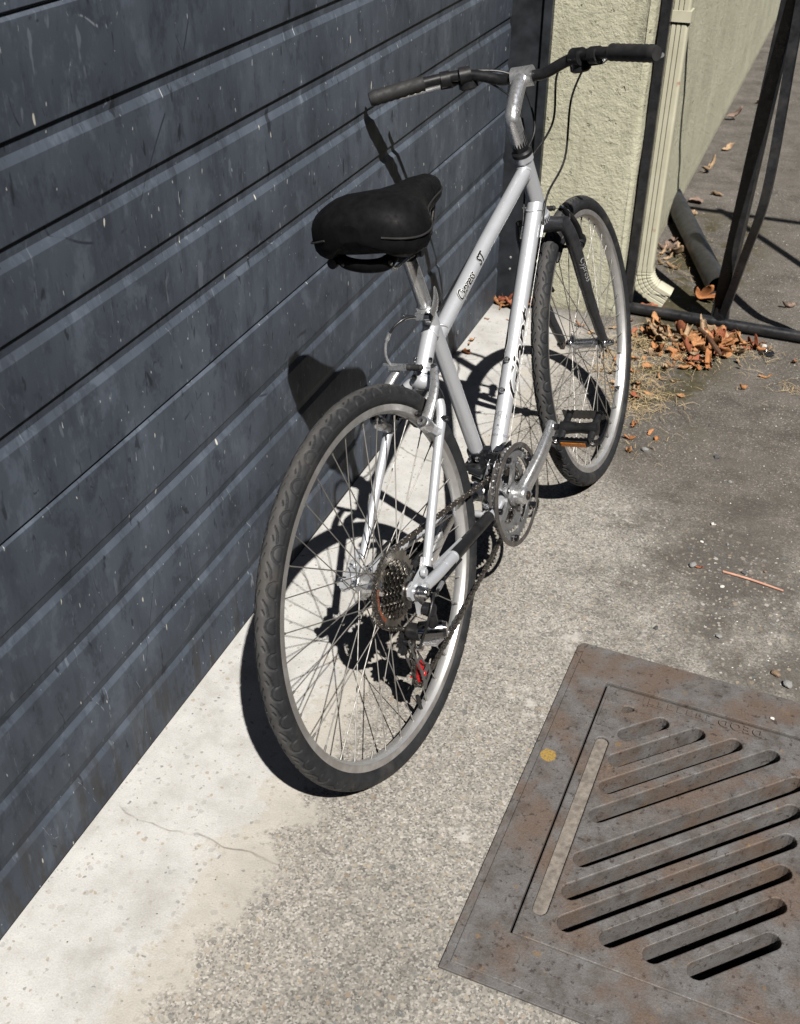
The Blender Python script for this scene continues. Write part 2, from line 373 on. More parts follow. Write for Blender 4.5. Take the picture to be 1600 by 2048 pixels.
# ---- garage door
def door_mat():
    t = NT('dark_blue_grey_door_paint'); x, y, z = t.sep()
    nA = t.noise(2.3, 4, .7, v=t.map((1, 1, .7))); nB = t.noise(9, 5, .74, v=t.map((1, 1.25, .75), rot=(.18, 0, 0)), dist=.2); st = t.noise(9, 4, .7, v=t.map((1, 3.2, .42)), dist=.1)
    nC = t.noise(46, 3, .7, v=t.map((1, 1.6, .6), rot=(-.3, 0, 0)))
    c = t.ramp(nA, [(.30, (.042, .050, .066)), (.50, (.060, .072, .094)), (.70, (.086, .102, .132))])
    c = t.mix(t.m('MULTIPLY', t.step(st, .50, .66), .42), c, (.033, .039, .051))
    c = t.mix(t.m('MULTIPLY', t.step(nB, .52, .64), .42), c, (.118, .142, .182))
    c = t.mix(t.m('MULTIPLY', t.step(nB, .46, .36), .55), c, (.028, .033, .043))
    c = t.mix(t.m('MULTIPLY', t.step(nC, .56, .70), .22), c, (.13, .15, .185))
    sc1 = t.noise(21, 3, .6, v=t.map((1, 1.7, .5), rot=(.6, 0, 0)), dist=.3)
    c = t.mix(t.m('MULTIPLY', t.step(sc1, .655, .70), .75), c, (.017, .019, .024))
    c = t.mix(t.m('MULTIPLY', t.step(sc1, .335, .29), .45), c, (.17, .195, .235))
    gr = t.m('MULTIPLY', t.step(z, .20, .02), t.step(st, .44, .62))
    c = t.mix(t.m('MULTIPLY', gr, .6), c, (.050, .045, .040))
    # rubs and thin scratches
    def lines(sc, loc, lo, mlo, mhi, mapsc, msk, rot):
        n = t.noise(sc, 1, .5, v=t.map(mapsc, loc=loc, rot=rot))
        return t.m('MULTIPLY', t.step(t.m('ABSOLUTE', t.m('SUBTRACT', n, .5)), lo, lo*.25), t.step(msk, mlo, mhi))
    c = t.mix(t.m('MULTIPLY', lines(2.0, (4.1, 1.3, .2), .0017, .50, .58, (1, 1.0, .35), nB, (.3, 0, 0)), .75), c, (.014, .015, .019))
    c = t.mix(t.m('MULTIPLY', lines(7.5, (1.1, 6.3, 2.2), .0050, .52, .60, (1, 2.6, .45), nC, (-.5, 0, 0)), .7), c, (.016, .018, .022))
    c = t.mix(t.m('MULTIPLY', lines(3.2, (7.1, 2.3, 5.2), .0012, .52, .58, (1, 1.8, .5), nC, (.2, 0, 0)), .6), c, (.26, .29, .33))
    # chips down to the primer: short pale nicks
    yz = t.n('CombineXYZ', {0: y, 1: z, 2: 0.0})
    for sc, r0, sel, colr, ms, ro_ in ((9, .034, .66, (.62, .60, .53), (1.8, .5, 1), .35), (15, .032, .76, (.45, .46, .47), (2.2, .36, 1), -.5), (34, .055, .86, (.40, .42, .44), (1.3, .7, 1), .1)):
        v = t.n('Mix', {0: .016, 4: t.map(ms, rot=(0, 0, ro_), v=yz), 5: t.n('TexNoise', {'Vector': t.co(), 'Scale': 34.0, 'Detail': 1.0}, 1)}, 1, data_type='VECTOR')
        vn = t.t.nodes.new('ShaderNodeTexVoronoi'); vn.voronoi_dimensions = '2D'; vn.inputs['Scale'].default_value = sc; t.t.links.new(v, vn.inputs['Vector'])
        pc = t.t.nodes.new('ShaderNodeSeparateColor'); t.t.links.new(vn.outputs[1], pc.inputs[0])
        rr = t.m('MULTIPLY', t.m('MULTIPLY_ADD', pc.outputs[1], .9, .25), r0)
        sel = t.m('MULTIPLY_ADD', t.m('SUBTRACT', nA, .5), -1.1, sel)
        chip = t.m('MULTIPLY', t.step(t.m('SUBTRACT', vn.outputs[0], rr), .004, -.008), t.m('GREATER_THAN', pc.outputs[0], sel))
        c = t.mix(t.m('MULTIPLY', chip, .85), c, colr)
    ro = t.n('MapRange', {0: nB, 1: .3, 2: .7, 3: .60, 4: .44})
    c = t.mix(1.0, c, (1.30, 1.30, 1.28), 'MULTIPLY')
    return t.done(Base_Color=c, Roughness=ro, Specular_IOR_Level=.14, Normal=t.bump(t.noise(2.4, 1), .10, .02))
M_door = door_mat(); M_rubber = simple('black_rubber', (.02, .02, .021), .7, var=.3, scale=50, c2=(.08, .07, .06), amt=.4)
DY0, DY1 = -1.75, 3.262
door = empty('garage_door', (0, .75, 0))
tag(door, 'dark blue-grey ribbed metal garage door, scuffed and chipped', 'garage door')
def section(z0, z1, ribs, d, bev, off, sp):
    pr = [(-.03, z0), (off-.002, z0), (off, z0+.003)]
    for r in ribs: pr += [(off, r-.031), (off-d, r-.031+bev), (off-d*sp, r-.0012), (off-.0004, r), (off, r+.002)]
    pr += [(off, z1-.0042), (off-.0032, z1), (-.03, z1)]
    m = MB(); n = len(pr); ys = [DY0+(DY1-DY0)*i/40 for i in range(41)]; vs = []
    rnd = random.Random(int(z0*100))
    for j, yy in enumerate(ys):
        wob = .0012*math.sin(yy*2.1+z0*9)+.0008*math.sin(yy*5.3+z0*4)
        for (xx, zz) in pr: vs.append((xx+wob, yy-.75, zz))
    fs = [(j*n+i, (j+1)*n+i, (j+1)*n+i+1, j*n+i+1) for j in range(40) for i in range(n-1)]
    fs += [tuple(range(n)), tuple(40*n+i for i in range(n-1, -1, -1))]
    m.add(vs, fs); return m.build('door_section', M_door, door, angle=12)
section(.006, .6285, [.140, .254, .378, .500], .0046, .0125, .0022, .30)
section(.6315, 1.262, [.777, .892, 1.010, 1.130], .0050, .0125, 0, .62)
section(1.265, 1.895, [1.40, 1.52, 1.64, 1.76], .0050, .0125, 0, .62)
m = MB(); m.prism([(-.02, .0005), (-.0015, .0005), (-.0005, .002), (-.0005, .0055), (-.002, .0057), (-.02, .0057)], (0, DY1-.75, 0), (1, 0, 0), (0, 0, 1), DY1-DY0); m.build('bottom_seal', M_rubber, door, smooth=False)

M_jamb = simple('black_steel_paint', (.030, .034, .040), .42, spec=.2, var=.35, scale=14, c2=(.07, .07, .07), amt=.35, bump=.05, bscale=40)
jamb = empty('door_jamb', (.03, 3.29, 0)); tag(jamb, 'black steel door frame post at the end of the garage door', 'door frame')
m = MB(); m.box((-.0, 0.018, 1.05), (.13, .05, 2.1)); m.box((.0755, .004, 1.05), (.024, .05, 2.1)); m.build('post', M_jamb, jamb, smooth=False)
M_rivet = simple('zinc', (.55, .55, .54), .4, .8)
for zz in (.155, .115, .40):
    m = MB(); m.lathe([(0, .003), (.003, .0024), (.0045, 0)], 12, (.008, -.0072, zz), (0, -1, 0)); m.build('rivet', M_rivet, jamb)

# header over the door so that the opening is closed
M_stucco = None
def stucco_mat():
    t = NT('cream_stucco'); n1 = t.noise(5, 5, .6); n2 = t.noise(48, 6, .7); n3 = t.noise(140, 4, .7)
    v = t.vor(32, v=t.n('Mix', {0: .05, 4: t.co(), 5: t.noise(20, 3, out=1)}, 1, data_type='VECTOR'))
    pit = t.step(t.noise(26, 5, .62, dist=.4), .63, .72)
    c = t.ramp(n1, [(.3, (.47, .46, .345)), (.7, (.60, .59, .455))])
    c = t.mix(t.m('MULTIPLY', t.step(t.noise(14, 4, .65, v=t.map((2.2, 2.2, .22))), .52, .70), .40), c, (.33, .31, .22))
    c = t.mix(t.m('MULTIPLY', pit, .35), c, (.24, .22, .15))
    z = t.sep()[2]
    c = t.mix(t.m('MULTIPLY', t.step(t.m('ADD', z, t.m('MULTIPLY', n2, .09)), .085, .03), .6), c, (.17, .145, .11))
    c = t.mix(t.m('MULTIPLY', t.step(n3, .62, .72), .3), c, (.30, .29, .22))
    h = t.m('SUBTRACT', t.m('ADD', t.m('MULTIPLY', n2, .9), t.m('MULTIPLY', n3, .2)), t.m('MULTIPLY', pit, .8))
    return t.done(Base_Color=c, Roughness=.9, Specular_IOR_Level=.2, Normal=t.bump(h, .9, .008))
M_stucco = stucco_mat()
wall = empty('stucco_wall', (.26, 3.30, 0)); tag(wall, 'cream stucco wall corner behind the front wheel', 'wall')
m = MB(); bx0, bx1, by0, by1, br = .118, .408, 3.292, 9.0, .022
outl = [(bx0, by1), (bx0, by0)]
outl += [(bx0+(bx1-br-bx0)*i/8, by0) for i in range(1, 9)]
outl += [(bx1-br+br*math.sin(math.pi/2*i/6), by0+br-br*math.cos(math.pi/2*i/6)) for i in range(1, 7)]
outl += [(bx1, by0+br+(by1-by0-br)*(i/8)**2) for i in range(1, 9)]
zs = [0, .02, .05]+[.1+.1*i for i in range(25)]; vs = []; n = len(outl); rnd = random.Random(3)
for j, zz in enumerate(zs):
    for i, (xx, yy) in enumerate(outl):
        w = (rnd.random()-.5)*.006 if i > 1 else 0
        vs.append((xx+w-.26, yy+w-3.30, zz))
fs = [(j*n+i, j*n+i+1, (j+1)*n+i+1, (j+1)*n+i) for j in range(len(zs)-1) for i in range(n-1)]
m.add(vs, fs); m.build('wall_face', M_stucco, wall, angle=60)
m = MB(); m.box((-.26+.0, -3.30+.75, 2.25), (.30, DY1-DY0+.1, .70)); hd = m.build('header', M_stucco, wall, smooth=False); hd.location.x = -.10

# ---- downspout
def spout_mat():
    t = NT('cream_gutter_paint'); n1 = t.noise(14, 5, .6); n2 = t.noise(60, 5, .7)
    c = t.ramp(n1, [(.3, (.52, .50, .375)), (.7, (.63, .61, .475))])
    c = t.mix(t.m('MULTIPLY', t.step(n2, .64, .74), .5), c, (.30, .26, .18))
    c = t.mix(t.m('MULTIPLY', t.step(t.noise(11, 4, .6, v=t.map(loc=(2, 5.3, .6))), .66, .72), .8), c, (.36, .16, .11))
    return t.done(Base_Color=c, Roughness=.5, Specular_IOR_Level=.4, Normal=t.bump(n2, .08, .002))
M_spout = spout_mat()
spout = empty('downspout', (.452, 3.425, 0)); tag(spout, 'cream ribbed metal downspout with a curved pleated elbow at its foot', 'downspout')
def spout_sec(w, d, gd):
    """outline, x across width, y depth; three grooves on each broad face"""
    o = []
    def face(sgn):
        xs = np.linspace(-w/2+.006, w/2-.006, 29); r = []
        for x in xs:
            k = (x/(w-.012)+.5)*4
            g = gd*max(0, 1-abs((k+.5) % 1-.5)*9) if .5 < k < 3.5 else 0
            r.append((sgn*x, -sgn*(d/2-g)))
        return r
    o = face(1)+[(w/2-.002, -d/2+.002), (w/2, -d/2+.006), (w/2, d/2-.006), (w/2-.002, d/2-.002)]+face(-1)+[(-w/2+.002, d/2-.002), (-w/2, d/2-.006), (-w/2, -d/2+.006), (-w/2+.002, -d/2+.002)]
    return o
def loft(m, secs):
    n = len(secs[0]); vs = [p for s_ in secs for p in s_]
    m.add(vs, [(j*n+i, j*n+(i+1) % n, (j+1)*n+(i+1) % n, (j+1)*n+i) for j in range(len(secs)-1) for i in range(n)])
m = MB(); sc = spout_sec(.068, .048, .0045)
loft(m, [[(x, y, zz) for x, y in sc] for zz in (2.4, .128)]); m.build('pipe', M_spout, spout)
m = MB(); secs = []; sc = spout_sec(.074, .054, .003)
rad = .085; npl = 7
secs += [[(x, y, zz) for x, y in sc] for zz in (.142, .128)]
steps = npl*4
for j in range(steps+1):
    th = R_(66)*j/steps; pl = (j % 4)/4
    for_x = .050
    k = 1-.075*(1 if pl == .25 else (.6 if pl == .5 else 0))*(1 if 1 < j < steps-1 else 0)
    row = []
    for x, y in sc:
        # bend about an axis along y placed at x=+for_x ; inner side is +x
        rr = rad-x*1.0
        row.append((rad-rr*math.cos(th)*k-(1-k)*rad*math.cos(th), y*k, .128-rr*math.sin(th)*k-(1-k)*rad*math.sin(th)))
    secs.append(row)
th = R_(66); dv = (math.sin(th), -math.cos(th))
for L in (.012, .030, .046): secs.append([(p[0]+dv[0]*L, p[1], p[2]+dv[1]*L) for p in secs[steps+2]])
loft(m, secs)
lo = min(v[2] for v in m.v); m.v = [(v[0], v[1], v[2]-lo+.004) if v[2] < .05 else v for v in m.v] if lo < 0 else m.v
m.build('elbow', M_spout, spout)
m = MB(); m.box((0, 0, .9), (.08, .058, .03)); m.build('strap', M_spout, spout, smooth=False)

# ---- black drain pipe lying on the ground
M_blackplastic = simple('black_plastic_pipe', (.030, .030, .031), .48, var=.25, scale=20, c2=(.10, .095, .085), amt=.35)
def hollow(m, pts, r, th=.004, n=28):
    m.tube(pts, r, n, caps=False); k = MB(); k.tube(pts, r-th, n, caps=False); m.add(k.v, [f[::-1] for f in k.f])
    b = len(m.v)-2*len(k.v); nn = len(k.v)
    for s0 in (0, nn-n):
        m.f += [(b+s0+i, b+s0+(i+1) % n, b+nn+s0+(i+1) % n, b+nn+s0+i) for i in range(n)]
pipe = MB(); hollow(pipe, [Vector((0, 0, .040)), Vector((-.075, .21, .041)), Vector((-.32, .90, .045))], .038)
po = pipe.build('drain_pipe', M_blackplastic); po.location = (.690, 3.572, 0)
tag(po, 'thick black plastic pipe lying on the ground behind the fence', 'pipe')

# ---- black metal fence
M_black = simple('black_fence_paint', (.018, .0185, .021), .34, var=.35, scale=30, c2=(.075, .07, .065), amt=.4, bump=.06, bscale=120)
fence = empty('metal_fence', (.74, 3.335, 0)); tag(fence, 'black metal fence frame standing on a round bottom rail', 'fence')
def fl(p): return (p[0]-.74, p[1]-3.335, p[2])
m = MB(); m.tube([fl(p) for p in [(.415, 3.338, .024), (.80, 3.326, .0235), (1.3, 3.312, .024), (2.3, 3.285, .024)]], .0168, 20); m.build('bottom_rail', M_black, fence)
m = MB(); m.box(fl((.428, 3.352, .95)), (.028, .028, 1.9)); m.build('post', M_black, fence, smooth=False)
def bar(base, lean, z1, w, d, name='post'):
    m = MB(); m.tube([fl(base), fl((base[0]+lean[0]*z1, base[1]+lean[1]*z1, z1))], w/2*1.35, 4, flat=d/w, ref=(1, .9, 0)); return m.build(name, M_black, fence, smooth=False)
bar((.722, 3.352, .03), (.035, -.03), 1.9, .046, .034)
m = MB(); m.tube(spline([fl((.735, 3.335, .035)), fl((.772, 3.262, .28)), fl((.80, 3.205, .50)), fl((.79, 3.26, .85)), fl((.782, 3.30, 1.15))], 8), .0185, 4, flat=.85, ref=(1, .9, 0)); m.build('brace', M_black, fence)
m = MB(); m.tube([fl((.728, 3.345, .018)), fl((.731, 3.338, .075))], [.030, .023], 14); m.build('foot', M_black, fence)
m = MB(); m.tube(spline([fl((1.045, 3.33, .03)), fl((1.055, 3.25, .30)), fl((1.06, 3.19, .52)), fl((1.05, 3.25, .85)), fl((1.045, 3.30, 1.15))], 8), .0185, 4, flat=.85, ref=(1, .9, 0)); m.build('brace', M_black, fence)
for bx in (1.42, 1.75, 2.08): bar((bx, 3.332, .03), (.02, -.0), 1.9, .026, .026)
m = MB(); m.tube([fl((.428, 3.345, 1.88)), fl((2.3, 3.29, 1.88))], .018, 12); m.build('top_rail', M_black, fence)
# packed earth filling the long slot on the left of the grate
m = MB(); ol = stadium(.1125, -.252, .1125, GY0+.06, .0119); m.prism(ol, (0, 0, -.03), (1, 0, 0), (0, 1, 0), .0275)
M_earth = simple('packed_earth', (.21, .185, .16), .95, var=.25, scale=90, c2=(.11, .09, .075), amt=.6, bump=.6, bscale=300)
m.build('packed_dirt', M_earth, grate, smooth=False)
# overhang added above the view to hold back sky light
m = MB(); m.box((-.26+.10, -3.30+.75, 2.62), (.9, DY1-DY0+.6, .06)); ev = m.build('sky_blocker_eave', simple('sky_blocker_board', (.30, .29, .26), .7, var=.15, scale=9), wall, smooth=False)

# ---- unseen building, added across the yard to block sky light and deepen shadows
M_facade = simple('grey_render', (.20, .19, .175), .85, var=.2, scale=3, c2=(.12, .11, .10), amt=.4)
M_pane = simple('dark_window_glass', (.03, .035, .04), .08, var=.1, scale=3)
fb = empty('sky_blocker_building', (5.2, 1.0, 0)); tag(fb, 'unseen grey building added across the yard to block sky light', 'building')
m = MB(); wins = [(-5.0+2.6*i, 1.0+2.9*j) for i in range(6) for j in range(2)]
m.prism([(-9, 0), (13, 0), (13, 7.4), (-9, 7.4)], (0, 0, 0), (0, -1, 0), (0, 0, 1), -.35, [[(a, b), (a+1.1, b), (a+1.1, b+1.4), (a, b+1.4)] for a, b in wins]); m.build('wall', M_facade, fb, smooth=False)
for a, b in wins:
    m = MB(); m.box((.12, -(a+.55), b+.7), (.02, 1.12, 1.42)); m.build('window', M_pane, fb, smooth=False)
m = MB(); m.box((.2, -2, 7.45), (.8, 22.4, .12)); m.build('coping', M_facade, fb, smooth=False)

m = MB(); m.prism([(-4.2, 0), (8, 0), (8, 6.5), (-4.2, 6.5)], (0, -7.5, 0), (-1, 0, 0), (0, 0, 1), .3, [[(-3.2+3.0*i, 1.0+2.9*j), (-2.0+3.0*i, 1.0+2.9*j), (-2.0+3.0*i, 2.4+2.9*j), (-3.2+3.0*i, 2.4+2.9*j)] for i in range(4) for j in range(2)]); m.build('sky_blocker_wing', M_facade, fb, smooth=False)  # second wall added behind the camera to block more of the sky
for o_ in (grate, dfo):                                     # worn, rounded casting edges
    bv = o_.modifiers.new('worn_edges', 'BEVEL'); bv.width = .0022; bv.segments = 2; bv.limit_method = 'ANGLE'; bv.angle_limit = R_(40)
# ================================================================== the bicycle
RW = .349                                                  # wheel radius with tyre
_h, _l = R_(5.6932), R_(12.7825)
bF = Vector((math.sin(_h), math.cos(_h), 0)); _sd = Vector((math.cos(_h), -math.sin(_h), 0))
bU = Vector((0, 0, math.cos(_l)))-_sd*math.sin(_l); bL = _sd*math.cos(_l)+Vector((0, 0, math.sin(_l)))
bike = empty('bicycle')
bike.matrix_world = Matrix(((bF.x, -bL.x, bU.x, .45981), (bF.y, -bL.y, bU.y, 1.32440), (bF.z, -bL.z, bU.z, 0.0), (0, 0, 0, 1)))
tag(bike, 'silver hybrid bicycle leaning against the dark garage door', 'bicycle')
def B(a, u, l=0.0): return Vector((a, -l, u+RW))
LAT = Vector((0, -1, 0))                                    # towards the drive side
EA, EU = Vector((1, 0, 0)), Vector((0, 0, 1))

# ---- materials
def paint_mat():
    t = NT('silver_frame_paint'); n = t.noise(900, 2); n2 = t.noise(30, 5, .6); n3 = t.noise(160, 3, .6)
    c = t.ramp(n, [(.3, (.60, .62, .66)), (.7, (.69, .71, .75))])
    c = t.mix(t.m('MULTIPLY', t.step(n3, .70, .75), .6), c, (.12, .12, .12))
    c = t.mix(t.m('MULTIPLY', t.step(n2, .58, .74), .25), c, (.36, .34, .31))
    return t.done(Base_Color=c, Metallic=.5, Roughness=t.n('MapRange', {0: n2, 1: .3, 2: .7, 3: .33, 4: .43}), Coat_Weight=.12, Coat_Roughness=.1)
M_paint = paint_mat()
M_alu = simple('polished_aluminium', (.76, .765, .78), .31, .86, var=.06, scale=70, c2=(.42, .40, .37), amt=.25, rvar=.08)
M_matalu = simple('satin_aluminium', (.66, .665, .675), .34, .85, var=.08, scale=90, c2=(.30, .28, .26), amt=.3)
def rim_mat():
    t = NT('brushed_rim_aluminium'); nt = t.noise(30, 6, .6); n2 = t.noise(500, 2, .6)
    x, y, z = t.sep(); r = t.m('SQRT', t.m('ADD', t.m('MULTIPLY', x, x), t.m('MULTIPLY', z, z)))
    ringv = t.n('CombineXYZ', {0: t.m('MULTIPLY', r, 1.0), 1: t.m('MULTIPLY', y, 1.0), 2: 0.0})
    rings = t.noise(2600, 2, .5, v=ringv)
    c = t.ramp(nt, [(.3, (.58, .575, .565)), (.7, (.72, .715, .71))])
    ay = t.m('ABSOLUTE', y)
    # brake dust on the braking track
    trk = t.m('MULTIPLY', t.step(ay, .0108, .0116), t.step(nt, .25, .62))
    c = t.mix(t.m('MULTIPLY', trk, .55), c, (.20, .175, .155))
    return t.done(Base_Color=c, Metallic=.72, Roughness=t.n('MapRange', {0: rings, 1: .3, 2: .7, 3: .34, 4: .52}), Normal=t.bump(rings, .15, .0004))
M_rim = rim_mat()
M_chrome = simple('chromed_steel', (.62, .62, .63), .16, 1.0, var=.1, scale=60, c2=(.25, .22, .19), amt=.35)
M_spoke = simple('spoke_steel', (.30, .29, .275), .55, .7, var=.15, scale=40, c2=(.26, .23, .20), amt=.4)
M_steel = simple('dark_sprocket_steel', (.20, .19, .175), .30, .95, var=.25, scale=90, c2=(.07, .055, .045), amt=.6)
M_bigcog = simple('zinc_grey_sprocket', (.33, .305, .265), .42, .85, var=.2, scale=50, c2=(.15, .115, .085), amt=.6)
M_chain = simple('oily_chain_steel', (.21, .195, .18), .30, .9, var=.35, scale=120, c2=(.035, .028, .022), amt=.7)
M_greyring = simple('grey_anodised_ring', (.36, .365, .375), .42, .75, var=.1, scale=60, c2=(.17, .155, .14), amt=.35)
M_blk = simple('black_plastic', (.014, .014, .016), .42, spec=.35, var=.3, scale=40, c2=(.07, .065, .06), amt=.25)
M_blkgloss = simple('glossy_black', (.012, .013, .016), .14, var=.3, scale=30, c2=(.05, .05, .05), amt=.2, coat=.4)
M_forkpaint = simple('charcoal_fork_paint', (.030, .031, .036), .33, var=.2, scale=40, c2=(.10, .095, .09), amt=.2, coat=.2)
M_amber = simple('amber_reflector', (.62, .19, .01), .25, var=.3, scale=300, coat=.5)
M_red = simple('red_plastic', (.52, .012, .015), .35, var=.15, scale=90)
M_greyplate = simple('grey_steel_plate', (.19, .19, .195), .40, .7, var=.12, scale=60, c2=(.12, .11, .10), amt=.3)
M_saddle = simple('black_saddle_vinyl', (.007, .007, .008), .6, var=.25, scale=60, bump=.12, bscale=700, spec=.1)
M_grip = simple('black_grip_rubber', (.018, .018, .019), .7, var=.25, scale=40, bump=.2, bscale=500)
M_cable = simple('black_cable_housing', (.014, .014, .015), .35, var=.2, scale=40)
M_wire = simple('steel_cable', (.30, .30, .30), .5, .7)
M_decalblk = simple('black_decal', (.012, .012, .014), .3, var=.2, scale=60)
M_decalwht = simple('white_decal', (.74, .74, .73), .4, var=.08, scale=60)
M_decalgrey = simple('grey_decal_print', (.16, .165, .18), .4, var=.1, scale=60)
M_refl = simple('clear_white_reflector', (.62, .63, .64), .25, var=.15, scale=200, coat=.5)
M_orange = simple('orange_print', (.33, .085, .04), .5, var=.4, scale=150)
def guard_mat():
    t = NT('smoky_plastic_guard'); n = t.noise(60, 4)
    return t.done(Base_Color=t.ramp(n, [(.3, (.085, .075, .07)), (.7, (.16, .145, .135))]), Roughness=.22, Transmission_Weight=.45, IOR=1.49, Coat_Weight=.3)
M_guard = guard_mat()
def tyre_mat():
    t = NT('tyre_rubber'); x, y, z = t.sep(); at = t.n('Attribute', {}, 2, attribute_name='worn'); ay = t.m('ABSOLUTE', y)
    n1 = t.noise(45, 5, .65); n2 = t.noise(260, 4, .7); n3 = t.noise(12, 4, .6)
    side = t.ramp(n1, [(.3, (.016, .017, .019)), (.7, (.032, .033, .036))])
    tread = t.ramp(n1, [(.3, (.058, .057, .057)), (.7, (.088, .086, .085))])
    c = t.mix(at, side, tread)
    c = t.mix(t.m('MULTIPLY', t.step(n3, .52, .72), .35), c, (.10, .092, .082))
    c = t.mix(t.m('MULTIPLY', t.step(n2, .70, .76), .5), c, (.30, .27, .22))
    return t.done(Base_Color=c, Roughness=t.n('MapRange', {0: n1, 1: .3, 2: .7, 3: .68, 4: .52}), Specular_IOR_Level=.2, Normal=t.bump(n2, .18, .0006))
M_tyre = tyre_mat()

# ---- tyre: one dense mesh with the tread grooves cut into it, used by both wheels
def make_tyre_mesh():
    RT, RC, PIT, NS = .0195, .3295, 40, 44
    N = PIT*NS; PM = R_(143); MC = 72
    phi = np.linspace(-PM, PM, MC); s = np.arange(N)/N
    S, PH = np.meshgrid(s, phi, indexing='ij'); v = RT*PH*1000.0          # mm across the tread; negative = drive side
    P = 2*math.pi*.349/PIT*1000.0
    depth = np.zeros_like(v)
    def seg(ss, vv, a, b):
        ax, ay = a[0]*P, a[1]; bx, by = b[0]*P, b[1]; px = ss*P-ax; py = vv-ay; dx, dy = bx-ax, by-ay
        t_ = np.clip((px*dx+py*dy)/(dx*dx+dy*dy), 0, 1); return np.hypot(px-t_*dx, py-t_*dy)
    for side, off in ((-1, 0.0), (1, .5)):
        vv = v*side; ss = (S*PIT+off) % 1.0
        dU = np.full_like(v, 99.0)
        sc_, vc_, aS, aV = .24, 23.5, .24*P, 14.5
        q = np.hypot((ss-sc_)*P/aS, (vv-vc_)/aV); dU = np.abs(q-1)*np.minimum(aS, aV)*.95
        dU = np.where((vv > 6) & (vv < 24.5), dU, 99)
        d = dU
        for a, b in (((.52, 4), (.70, 11)), ((.70, 11), (.97, 14.2)), ((.78, 3.5), (.90, 7))): d = np.minimum(d, seg(ss, vv, a, b))
        g = np.clip((1.6-d)/.5, 0, 1); depth += np.where(vv > 0, g*2.5, 0)
        # raised tread ends in a small step on the shoulder; moulding lines on the sidewall
        depth += np.where(vv > 0, np.clip((vv-23.6)/.8, 0, 1)*.9, 0)
        for vr, am in ((29.5, -.45), (34.0, -.35), (41.0, -.5)): depth += np.where(vv > 0, am*np.exp(-((vv-vr)/.55)**2), 0)
    r = RC+(RT-depth/1000.0)*np.cos(PH); yy = (RT-depth/1000.0)*np.sin(PH)
    th = 2*np.pi*S; co = np.stack([r*np.cos(th), yy, r*np.sin(th)], -1).reshape(-1, 3)
    me = bpy.data.meshes.new('tyre'); me.vertices.add(len(co)); me.vertices.foreach_set('co', co.astype(np.float32).ravel())
    i = np.arange(N)[:, None]; j = np.arange(MC-1)[None, :]; i2 = (i+1) % N
    F = np.stack([i*MC+j, i*MC+j+1, i2*MC+j+1, i2*MC+j], -1).reshape(-1, 4)
    me.loops.add(F.size); me.loops.foreach_set('vertex_index', F.astype(np.int32).ravel())
    me.polygons.add(len(F)); me.polygons.foreach_set('loop_start', np.arange(0, F.size, 4, dtype=np.int32))
    me.polygons.foreach_set('use_smooth', np.ones(len(F), dtype=bool)); me.update(calc_edges=True)
    worn = np.clip((15-np.abs(v))/9, 0, 1)*np.clip(1-depth/1.2, 0, 1)
    at = me.attributes.new('worn', 'FLOAT', 'POINT'); at.data.foreach_set('value', worn.astype(np.float32).ravel())
    me.materials.append(M_tyre); return me
TYRE = make_tyre_mesh()

def make_wheel(parent, rear, phase):
    m = MB()
    pr = [(.3165, -.0106), (.3168, -.0118), (.3158, -.0124), (.3050, -.0126), (.3035, -.0119), (.3000, -.0075), (.2986, -.0030), (.2986, .0030), (.3000, .0075), (.3035, .0119), (.3050, .0126), (.3158, .0124), (.3168, .0118), (.3165, .0106), (.3090, .0095), (.3090, -.0095)]
    m.lathe(pr[::-1], 240, ax=(0, 1, 0), e1=(1, 0, 0), closed=True)
    w = m.build('wheel', M_rim, parent, angle=25)
    ty = obj('tyre', TYRE, w)
    # hub (axle along y, left is +y)
    m = MB()
    if rear:
        pl, prr, fr = .034, -.020, .0235
        m.lathe([(.0, .060), (.0055, .060), (.0055, .050), (.012, .050), (.014, .0395), (.017, .0375), (.0265, .0368), (.0275, .0355), (.0265, .0335), (.019, .031), (.0165, .020), (.0160, 0), (.0175, -.014), (.027, -.0175), (.028, -.019), (.027, -.0208), (.017, -.0225), (.0165, -.058), (.0055, -.058), (.0055, -.068), (0, -.068)], 32)
    else:
        pl, prr, fr = .0335, -.0335, .0185
        m.lathe([(0, .050), (.0085, .050), (.011, .044), (.0125, .0365), (.0215, .0355), (.0223, .0338), (.0215, .032), (.0145, .029), (.0125, .012), (.0122, 0), (.0125, -.012), (.0145, -.029), (.0215, -.032), (.0223, -.0338), (.0215, -.0355), (.0125, -.0365), (.011, -.044), (.0085, -.050), (0, -.050)], 32)
    m.build('hub', M_alu, w)
    kinds = []
    for k in range(4):
        side = -1 if k % 2 == 0 else 1; fl_ = prr if side < 0 else pl; tw = (1 if k < 2 else -1)*R_(58)
        a = Vector((fr*math.cos(tw), fl_+side*(.002 if k < 2 else -.002), fr*math.sin(tw)))
        b = Vector((.2988, side*.0012, 0)); d = (b-a).normalized()
        s_ = MB(); s_.tube([a, b], .00105, 6); s_.tube([b-d*.0125, b-d*.011, b-d*.001, b+d*.002], [.0012, .0019, .0021, .0024], 8)
        me = bpy.data.meshes.new('spoke'); me.from_pydata(s_.v, [], s_.f); me.materials.append(M_spoke)
        me.polygons.foreach_set('use_smooth', [True]*len(me.polygons)); me.set_sharp_from_angle(angle=R_(50)); kinds.append(me)
    for j in range(36):
        o = obj('spoke', kinds[j % 4], w); o.rotation_euler = (0, -(R_(phase)+j*R_(10)), 0)
    # valve
    m = MB(); va = R_(-84.5 if rear else 131); d = Vector((math.cos(va), 0, math.sin(va)))
    m.tube([d*.2985, d*.284, d*.2835, d*.266, d*.264], [.0032, .0032, .0046, .0042, .003], 12); m.build('valve', M_blk, w)
    return w
